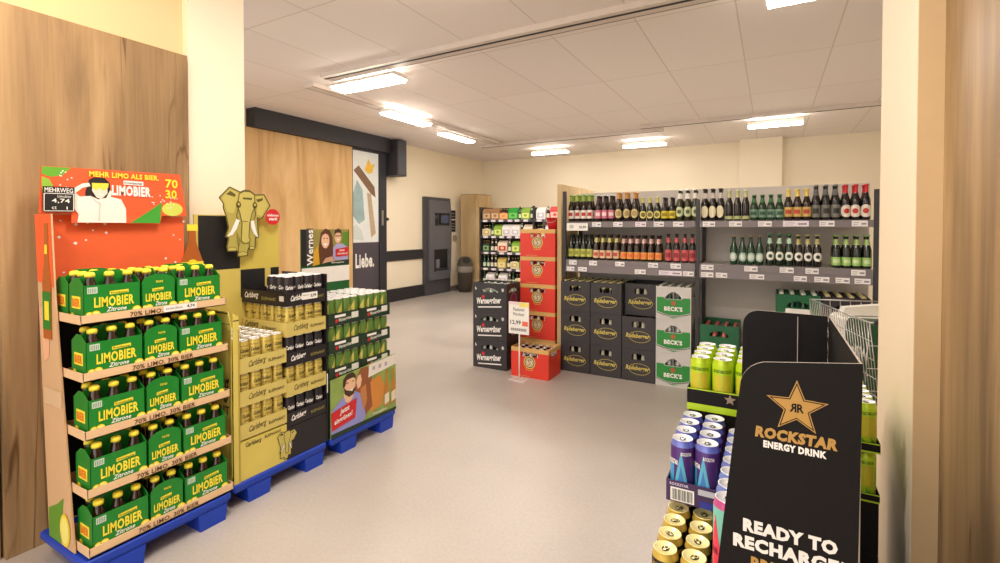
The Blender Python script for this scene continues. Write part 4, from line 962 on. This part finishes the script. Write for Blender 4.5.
# ------------------------------------------------------------------ far shelving
fs = thing('shelf_unit', 'black far shelving with five shelves of mixed beer packs behind the red crates', 'shelving', (-5.1, 8.3, 0))
FK = M((42, 38, 40), .5); 
m = MB(); m.box(0, 2.35, .46, .49, 0, 1.86, M((214, 206, 200), .6)); m.box(0, 1.15, .455, .4595, 0, 1.86, FK); part('back_panel', m, fs)
for x in (-.035, 1.15, 2.35):
    m = MB(); m.box(x, x + .035, 0, .49, 0, 1.87, FK) if x < 1 else m.box(x, x + .035, 0, .04, 0, 1.87, FK); part('upright', m, fs)
FZS = [.335, .655, .975, 1.295, 1.615]
for z in FZS:
    for a, b_ in ((0, 1.149), (1.186, 2.349)):
        m = MB(); m.box(a, b_, .006, .45, z - .025, z, FK); s = part('shelf', m, fs)
        r = MB(); r.box(a, b_, -.006, .005, z - .045, z + .004, M((70, 66, 70), .5)); part('price_rail', r, s)
        for i in range(6 if a == 0 else 4): o = part('price_tag', ptag(.10, .04, i % 2), s); o.location = (a + .05 + i * .18 + random.uniform(0, .03), -.0075, z - .043)
def pack(w, d, h, col, patch, style):
    """closed carton: 'gable' with a handle ridge or 'wrap' with bottle necks showing above"""
    c = M(col, .5); b = MB(); f = FY(0, 0, 0)
    if style == 'gable':
        b.prism([(0, 0), (d, 0), (d, h * .72), (d / 2 + .008, h), (d / 2 - .008, h), (0, h * .72)], Fr((0, 0, 0), (0, 1, 0), (0, 0, 1)), 0, w, c)
    else:
        b.prism([(0, 0), (w, 0), (w, h * .62), (w * .5, h * .7), (0, h * .62)], f, -d, 0, c)
        for i in range(3): b.lathe([(.026, .01, DARKGREEN if i % 2 else LB), (.026, h * .62, LB), (.013, h * .82, LB), (.013, h * .95, LB), (.016, h * .96, GS), (.014, h, GS), (0, h, GS)], 8, (w * (i + .5) / 3, .035, 0))
    q = MB(); q.rect(w * .1, w * .9, h * .12, h * .55, f, .001, M(patch, .5)); q.disc(w / 2, h * .35, w * .2, f, .0016, c, h * .12, 12)
    return [('beer_pack', b.mesh('beer_pack'), -1), ('front_print', q.mesh('front_print'), 0)]
PK = {'brown gabled': pack(.19, .15, .225, (150, 110, 74), (206, 180, 140), 'gable'), 'orange': pack(.19, .15, .2, (214, 140, 80), (236, 180, 120), 'wrap'), 'bright green': pack(.21, .15, .23, (36, 150, 50), (120, 196, 90), 'gable'),
      'yellow green': pack(.18, .15, .22, (130, 170, 60), (226, 226, 130), 'gable'), 'white': pack(.19, .15, .225, (236, 232, 228), (196, 190, 200), 'gable'), 'cream': pack(.18, .15, .21, (230, 216, 176), (200, 180, 110), 'wrap'),
      'red and cream': pack(.2, .15, .225, (232, 212, 186), (200, 60, 50), 'gable'), 'dark green': pack(.16, .15, .22, (24, 70, 40), (140, 170, 120), 'wrap'), 'pink red': pack(.2, .15, .235, (214, 70, 70), (240, 190, 180), 'gable'), 'gold': pack(.18, .15, .21, (206, 180, 96), (240, 226, 170), 'gable')}
WID = {k: (.19 if k in ('brown gabled', 'orange', 'white') else .21 if k == 'bright green' else .2 if k in ('red and cream', 'pink red') else .16 if k == 'dark green' else .18) for k in PK}
FB = bottle('beer_bottle', .25, (30, 26, 22), (200, 190, 150), (226, 216, 190), (200, 190, 160), n=10); FG = bottle('beer_bottle', .25, (20, 60, 34), (120, 150, 90), (206, 220, 190), None, n=10)
rowsF = [(1.615, 'top', ['brown gabled', 'brown gabled', 'orange', 'bright green', 'G', 'yellow green', 'B'], ['white', 'B', 'pink red', 'pink red']),
         (1.295, 'second', ['cream', 'G', 'yellow green', 'white', 'white', 'B', 'red and cream'], ['cream', 'white', 'gold']),
         (.975, 'third', ['dark green', 'B', 'B', 'red and cream', 'B', 'yellow green', 'G', 'dark green'], ['gold', 'cream']),
         (.655, 'fourth', ['G', 'G', 'B', 'B', 'gold', 'B', 'cream', 'yellow green', 'B'], ['cream', 'gold']),
         (.335, 'lowest', ['G', 'white', 'B', 'white', 'B', 'G', 'cream', 'cream'], [])]
for z, nm, A, B in rowsF:
    for x, lst, bay in ((-5.08, A, 'left'), (-3.89, B, 'right')):
        cnt = 0
        gap = .012 if bay == 'right' else (1.13 - sum(WID.get(k, .066) for k in lst)) / len(lst)
        for kk in lst:
            cnt += 1
            if kk in 'BG':
                inst(FB if kk == 'B' else FG, f'{"dark brown" if kk == "B" else "green"} bottle, {ORD[cnt - 1]} item from the left, {nm} shelf, {bay} far shelving bay', 'bottle', (x + .033, 8.36, z + .001), 0, 'bottles on the far shelving'); x += .066 + gap
            else:
                inst(PK[kk], f'{kk} pack, {ORD[cnt - 1]} item from the left, {nm} shelf, {bay} far shelving bay', 'beer pack', (x, 8.33, z + .001), 0, 'packs on the far shelving'); x += WID[kk] + gap

# ------------------------------------------------------------------ energy drink display
JB = M((17, 13, 13), .6, spec=.25); EDGE = M((170, 160, 150), .7); GO = M((186, 144, 70), .45); PURP = M((86, 52, 120), .35, metal=.2); CYA = M((90, 176, 206), .35); LIME = M((176, 208, 30), .35, metal=.1)
ed = thing('energy_display', 'black cardboard energy drink display with a gold star and rounded side boards', 'display', (0, 1.1, 0))
q = MB(); f = FY(0, 0, 0)
rc = [(-.054 + .055 - .055 * math.cos(t), 1.125 + .058 * math.sin(t)) for t in [PI / 2 * i / 7 for i in range(8)]]
near = [(-.165, .0), (-.093, .745)] + rc + [(.149, 1.2), (.145, .8), (.14, 0)]
q.prism(near, f, -.004, 0, JB, EDGE); o = part('near_board', q, ed, 'near black board with gold star and lettering')
cx, cz, r0 = .0455, 1.0995, .068
star = lambda r, k: [(cx + (r if i % 2 == 0 else r * .42) * math.sin(PI * i / 5), cz + (r if i % 2 == 0 else r * .42) * math.cos(PI * i / 5)) for i in range(10)]
s = MB(); s.flat(star(.0545, 0), f, .0008, GO); s.flat(star(.0495, 0), f, .0012, JB); s.flat(star(.0445, 0), f, .0016, GO)
s.text('R', .045, 1.091, -.0115, .017, f, .002, JB, .03); s.text('R', .046, 1.091, .0115, .017, f, .002, JB, .03); part('star_emblem', s, o)
s = MB(); s.text('ROCKSTAR', -.026, 1.029, .138, .023, f, .001, GO, .06, .12); part('brand_lettering', s, o)
s = MB(); s.text('ENERGY DRINK', -.011, 1.0105, .106, .0145, f, .001, WHITE, .06); part('drink_lettering', s, o)
s = MB(); s.text('READY TO', -.046, .830, .16, .0275, f, .001, WHITE, .06); s.text('RECHARGE?', -.064, .794, .193, .0285, f, .001, WHITE, .06); part('slogan_lettering', s, o)
s = MB(); s.text('BRING', -.031, .755, .085, .028, f, .001, GO, .05); part('gold_lettering', s, o)
q = MB(); f6 = FY(0, .56, 0)
rc2 = [(-.074 + .042 - .042 * math.cos(t), 1.155 + .045 * math.sin(t)) for t in [PI / 2 * i / 7 for i in range(8)]]
q.prism([(-.044, 0), (-.044, .9), (-.078, .9)] + rc2 + [(.142, 1.198), (.142, 0)], f6, -.004, 0, JB, EDGE); part('far_board', q, ed)
q = MB(); q.prism([(.002, 0), (.56, 0), (.56, 1.198), (.002, 1.2)], Fr((.144, 0, 0), (0, 1, 0), (0, 0, 1)), 0, .004, JB, EDGE); part('back_board', q, ed)
q = MB(); q.box(.068, .07, .556, .559, .9, 1.19, EDGE); part('fold_seam', q, ed)
q = MB(); q.box(-.275, .36, .06, 1.4, 0.0, .12, JB); part('plinth', q, ed)
def ecan(name, body, lid, rim, deco, n=20):
    r = .0322; h = .168; b = MB(); S_ = SILVER
    b.lathe([(0, .004, S_), (.026, 0, S_), (r, .012, body), (r, .15, rim), (.0285, .1605, rim), (.0282, .165, rim), (.0285, .168, lid), (.0262, .168, lid), (.0245, .1635, lid), (0, .1635, lid)], n)
    deco(b, r); out = [(name, b.mesh(name), -1)]
    q = MB(); g = FZ(0, 0, .1637); K = INK
    q.disc(0, .002, .0085, g, .0012, K, .012, 14); q.ring(0, .006, .0062, .0058, .002, g, .0018, lid, 12); q.disc(0, -.004, .004, g, .0018, lid, n=8)
    out.append(('pull_tab', q.mesh('pull_tab'), 0)); return out
def tri(t): return (0, 1 - abs(2 * t - 1))
def dpurple(b, r):
    for a in (-PI / 2, PI / 2 * .4): b.arc(r + .0004, .01, .14, a - .8, a + .8, CYA, 10, tri); b.arc(r + .0008, .015, .10, a - .45, a + .45, M((60, 120, 190), .35), 10, tri); b.text('RR', -.012, .035, .024, .016, Cyl(r + .001, a), .0003, INK, .04); b.text('ROCKSTAR', .0, .128, .03, .01, Cyl(r + .001, a), .0003, WHITE, .04)
    b.arc(r + .0004, .03, .1, -PI * .95, -PI * .7, M((60, 150, 200), .35), 5); b.text('ROCKSTAR', -.018, .1, .034, .014, Cyl(r + .001, -2.3), .0003, WHITE, .04)
def dgold(b, r): b.arc(r + .0004, .03, .12, -PI / 2 - .7, -PI / 2 + .7, GO, 10, tri); b.text('ROCKSTAR', -.02, .13, .04, .012, Cyl(r, -PI / 2), .0005, GO, .04)
def dlime(b, r):
    for a in (-2.0, -1.1, 1): b.arc(r + .0004, .05, .12, a - .4, a + .4, M((196, 184, 44), .4), 6); b.arc(r + .0005, .0, .05, a - .3, a + .6, M((70, 150, 30), .4), 6, lambda t: (.2, .9 - .6 * t)); b.text('ROCKSTAR', -.016, .127, .032, .011, Cyl(r + .001, a), .0003, M((90, 120, 20), .5), .04)
def dpink(b, r): b.arc(r + .0004, .01, .135, -2.5 - .7, -2.5 + .7, M((226, 50, 80), .35), 10, tri); b.arc(r + .0003, .0, .05, -PI, 0, M((90, 170, 70), .4), 8); b.text('RR', -.008, .045, .018, .014, Cyl(r + .001, -2.5), .0003, M((120, 20, 40), .5), .04)
LIDP = M((236, 238, 244), .25, metal=.3)
PUR = ecan('purple_can', PURP, LIDP, M((120, 130, 206), .3, metal=.3), dpurple); GLD = ecan('gold_can', M((30, 26, 24), .35), M((248, 234, 164), .3, metal=.1), M((214, 184, 84), .3, metal=.3), dgold)
LIM = ecan('lime_can', LIME, LIDP, M((190, 214, 50), .3, metal=.3), dlime); PNK = ecan('pink_can', M((120, 190, 170), .35), LIDP, M((206, 90, 150), .3, metal=.3), dpink)
BLU = ecan('blue_can', M((60, 100, 180), .35), LIDP, M((130, 150, 220), .3, metal=.3), dpurple)
def etray(x0, x1, y0, y1, z, hgt, col, label, lip=None, deco=None):
    t = thing('can_tray', label, 'can tray', (x0, y0, z), 0, 'energy drink trays'); w, l = x1 - x0, y1 - y0; tt = .0025
    b = MB(); b.box(0, w, 0, l, 0, .003, col)
    for y in (0, l - tt): b.box(0, w, y, y + tt, .003, hgt, col)
    for x in (0, w - tt): b.box(x, x + tt, tt, l - tt, .003, hgt, col)
    if lip: b.rect(0, w, 0, .022 if hgt > .05 else .006, FY(0, 0, 0), .0006, lip); b.rect(0, w, hgt - .004, hgt, FY(0, 0, 0), .0006, lip)
    part('tray', b, t)
    if deco: q = MB(); deco(q, FY(0, 0, 0), w); part('tray_print', q, t)
    return t
def rowcans(proto, words_, xs, ys, z, where, over=None):
    for i, x in enumerate(xs):
        for j, y in enumerate(ys):
            p, wd = (over.get((i, j), (proto, words_)) if over else (proto, words_))
            cnm = '' if len(xs) == 1 else f', {nth(i, len(xs))} column'
            inst(p, f'{wd} energy can, {nth(j, len(ys), "near") } one{cnm} {where}', 'can', (x, y, z), random.uniform(-.25, .25) + (0 if proto is not GLD else random.uniform(-1, 1)), f'{wd} energy cans')
Y5 = lambda y, n: [y + .0672 * k for k in range(n)]
base = thing('carton_block', 'black closed cartons under the gold energy cans', 'carton', (-.268, 1.2, .1205)); b = MB(); b.bev(0, .146, 0, .505, 0, .185, JB, .004); b.bev(0, .146, 0, .505, .186, .356, JB, .004); part('carton', b, base)
etray(-.262, -.122, 1.21, 1.7, .4775, .05, JB, 'black tray of gold energy cans at the foot of the display')
rowcans(GLD, 'gold lidded', [-.226, -.158], Y5(1.25, 6), .481, 'at the display foot')
def bar(q, fr, w):
    q.rect(.012, .075, .004, .042, fr, .001, WHITE)
    for i in range(14): q.rect(.016 + i * .004, .016 + i * .004 + (.0025 if i % 3 else .0016), .007, .038, fr, .0014, INK)
    q.text('ROCKSTAR', .01, .047, .05, .008, fr, .001, M((206, 196, 220), .5), .03); q.rect(.085, .14, .036, .052, fr, .001, M((190, 190, 200), .5)); q.rect(.09, w, .001, .02, fr, .001, M((40, 50, 150), .5))
etray(-.257, -.1155, 1.43, 1.709, .6735, .06, M((66, 40, 84), .5), 'purple tray with barcode under the purple energy cans', None, bar)
rowcans(PUR, 'purple', [-.219, -.1525], Y5(1.468, 4), .677, 'in the purple tray')
base = thing('carton_block', 'black closed cartons behind the near star board', 'carton', (-.118, 1.16, .1205)); b = MB(); b.bev(0, .07, 0, .48, 0, .26, JB, .004); b.bev(0, .07, 0, .48, .261, .55, JB, .004); part('carton', b, base)
rowcans(PUR, 'violet', [-.0795], Y5(1.2, 7), .6715, 'in the column beside the star board', {(0, 0): (PNK, 'pink and green'), (0, 1): (BLU, 'light blue'), (0, 2): (BLU, 'light blue')})
def rs(q, fr, w):
    st = [(.13 + (.018 if i % 2 == 0 else .008) * math.sin(PI * i / 5), .05 + (.018 if i % 2 == 0 else .008) * math.cos(PI * i / 5)) for i in range(10)]
    q.flat(st, fr, .001, M((150, 130, 110), .5)); q.text('ROCKSTAR', .155, .042, .07, .018, fr, .001, M((150, 130, 110), .5), .05); q.rect(.175, .215, .028, .034, fr, .001, WHITE)
base = thing('carton_block', 'black closed cartons under the lime energy cans', 'carton', (-.238, 1.712, .1205)); b = MB(); b.bev(0, .215, 0, .30, 0, .34, JB, .004); b.bev(0, .215, 0, .30, .341, .724, JB, .004); part('carton', b, base)
et = etray(-.242, -.02, 1.71, 2.05, .8465, .072, JB, 'black and lime tray printed with a star under the lime energy cans', LIME, rs)
rowcans(LIM, 'lime', [-.205, -.137, -.067], Y5(1.748, 4), .85, 'in the tray behind the purple cans')
base = thing('carton_block', 'black closed cartons right of the star boards', 'carton', (.198, 2.11, .1205)); b = MB(); b.bev(0, .138, 0, .38, 0, .18, JB, .004); b.bev(0, .138, 0, .38, .181, .362, JB, .004); part('carton', b, base)
etray(.196, .338, 2.11, 2.49, .484, .03, JB, 'lower black tray of lime cans right of the star board', LIME); rowcans(LIM, 'green', [.233, .3], Y5(2.147, 5), .4875, 'in the lower tray beside the right pier')
etray(.196, .338, 2.11, 2.49, .659, .035, JB, 'upper black tray of lime cans right of the star board', LIME); rowcans(LIM, 'yellow green', [.233, .3], Y5(2.147, 5), .6625, 'in the upper tray beside the right pier')

# ------------------------------------------------------------------ wire trolley
tr = thing('shopping_trolley', 'wire shopping trolley full of goods behind the star display beside the pier', 'trolley', (.41, 2.86, 0), math.radians(14.5))
def wire_wall(m, P, Q, z0, z1, inset, nv, nh):
    """grid between bottom line (inset) and top line"""
    P, Q = Vector(P), Vector(Q)
    for i in range(nv + 1): p = P.lerp(Q, i / nv); m.tube([(p.x + inset.x, p.y + inset.y, z0), (p.x, p.y, z1)], .0022, WIRE, 4)
    for j in range(nh + 1): t = j / nh; o = inset * (1 - t); m.tube([tuple(P + o) [:2] + (z0 + (z1 - z0) * t,), tuple(Q + o)[:2] + (z0 + (z1 - z0) * t,)], .0045 if j in (0, nh) else .0025, WIRE, 5)
m = MB(); L_, W_ = .78, .5; I = .05
wire_wall(m, (0, 0, 0), (0, L_, 0), .55, 1.0, Vector((I, 0, 0)), 26, 5); wire_wall(m, (W_, 0, 0), (W_, L_, 0), .55, 1.0, Vector((-I, 0, 0)), 16, 4)
wire_wall(m, (0, 0, 0), (W_, 0, 0), .55, 1.0, Vector((0, I, 0)), 9, 4); wire_wall(m, (0, L_, 0), (W_, L_, 0), .55, 1.0, Vector((0, -I, 0)), 9, 4)
for i in range(10): x = I + (W_ - 2 * I) * i / 9; m.tube([(x, I, .55), (x, L_ - I, .55)], .0025, WIRE, 4)
part('basket', m, tr)
m = MB(); m.tube([(.02, -.02, 1.0), (.02, -.10, 1.05), (W_ - .02, -.10, 1.05), (W_ - .02, -.02, 1.0)], .013, M((60, 62, 66), .4), 8); part('handle', m, tr)
m = MB()
for x in (.06, W_ - .06): m.tube([(x, .06, .545), (x, .0, .3), (x, .02, .13), (x, L_ - .08, .13)], .011, WIRE, 6)
m.tube([(.06, L_ - .09, .13), (W_ - .06, L_ - .09, .13)], .011, WIRE, 6); m.tube([(.06, .02, .13), (W_ - .06, .02, .13)], .011, WIRE, 6); part('undercarriage', m, tr)
for x in (.06, W_ - .06):
    for y in (.03, L_ - .1):
        m = MB(); m.prism([(.05 * math.cos(2 * PI * i / 14), .05 + .05 * math.sin(2 * PI * i / 14)) for i in range(14)], Fr((x - .012, y, 0), (0, 1, 0), (0, 0, 1)), 0, .024, M((50, 50, 52), .5)); m.box(x - .016, x - .0125, y - .012, y + .012, .05, .12, WIRE); part('wheel', m, tr)
ca, sa = math.cos(math.radians(14.5)), math.sin(math.radians(14.5))
def tl(x, y, z): return (.41 + x * ca - y * sa, 2.86 + x * sa + y * ca, z)
RZ = math.radians(14.5)
g = thing('shopping_bag', 'green bag with white lettering standing in the wire trolley', 'bag', tl(.07, .1, .556), RZ)
b = MB(); b.prism([(0, 0), (.34, 0), (.345, .36), (.3, .40), (.04, .41), (-.005, .36)], Fr((0, 0, 0), (0, 1, 0), (0, 0, 1)), 0, .15, M((18, 66, 32), .55)); part('sack', b, g)
b = MB(); b.text('oliiW', .27, .2, -.2, .075, Fr((0, 0, 0), (0, 1, 0), (0, 0, 1)), -.003, WHITE, .04); part('bag_lettering', b, g)
g = thing('goods_pack', 'yellow and black striped pack sticking out of the wire trolley', 'pack', tl(.24, .08, .556), RZ)
b = MB(); b.bev(0, .18, 0, .3, 0, .40, YELLOW, .02); fr = FZ(0, 0, .4005)
for i in range(3): b.flat([(.02, .05 + i * .09), (.16, .02 + i * .09), (.16, .05 + i * .09), (.02, .08 + i * .09)], fr, 0, INK)
part('wrapper', b, g)
g = thing('goods_pack', 'white folded paper packs lying at the back of the wire trolley', 'pack', tl(.075, .5, .556), RZ)
b = MB(); b.bev(0, .33, 0, .2, 0, .38, WHITE, .015); b.prism([(.02, .38), (.31, .40), (.30, .46), (.04, .43)], FY(0, .1, 0), -.03, .03, M((226, 222, 214), .5)); part('wrapper', b, g)

# ------------------------------------------------------------------ light and camera
def area(x, y, z, sx, sy, e, col=(1, .93, .84), rx=0, ry=0, rz=0):
    l = bpy.data.lights.new('lamp', 'AREA'); l.shape = 'RECTANGLE'; l.size = sx; l.size_y = sy; l.energy = e; l.color = col
    o = bpy.data.objects.new('lamp', l); COL.objects.link(o); o.location = (x, y, z); o.rotation_euler = (rx, ry, rz); return o
area(-1.2, 1.2, 3.12, .9, .25, 34, (1, .95, .89)); area(-1.0, -.6, 3.12, 1.2, .3, 34, (1, .9, .78)); area(-.9, 5.9, 3.12, 1.2, .25, 46, (1, .95, .89)); area(-3.2, 6.4, 3.12, 1.2, .25, 42, (1, .95, .89)); area(-2.45, .55, 3.1, .25, .25, 9, (1, .7, .4))
w = bpy.data.worlds.new('World'); SC.world = w; w.use_nodes = True
bg = w.node_tree.nodes['Background']; bg.inputs['Color'].default_value = (1, .965, .93, 1); bg.inputs['Strength'].default_value = 1.5
cam = bpy.data.cameras.new('camera'); co = bpy.data.objects.new('camera', cam); COL.objects.link(co)
cam.sensor_width = 36; cam.lens = 36 * 484 / 1000; cam.shift_y = -.04505; cam.clip_start = .02
co.location = (0, 0, 1.45); co.rotation_euler = (math.radians(89), 0, math.radians(29.3)); SC.camera = co
SC.view_settings.view_transform = 'Standard'; SC.view_settings.look = 'None'; SC.view_settings.exposure = 0.45
dups = [(k, v[0], len(v)) for k, v in LABELS.items() if len(v) > 1]
if dups: print('LABELS SHARED', len(dups), dups[:10])
import re
long_ = [k for k in LABELS if not 4 <= len(re.findall(r"[A-Za-z0-9][A-Za-z0-9'-]*", k)) <= 16]
if long_: print('LABEL LENGTH', len(long_), long_[:30])
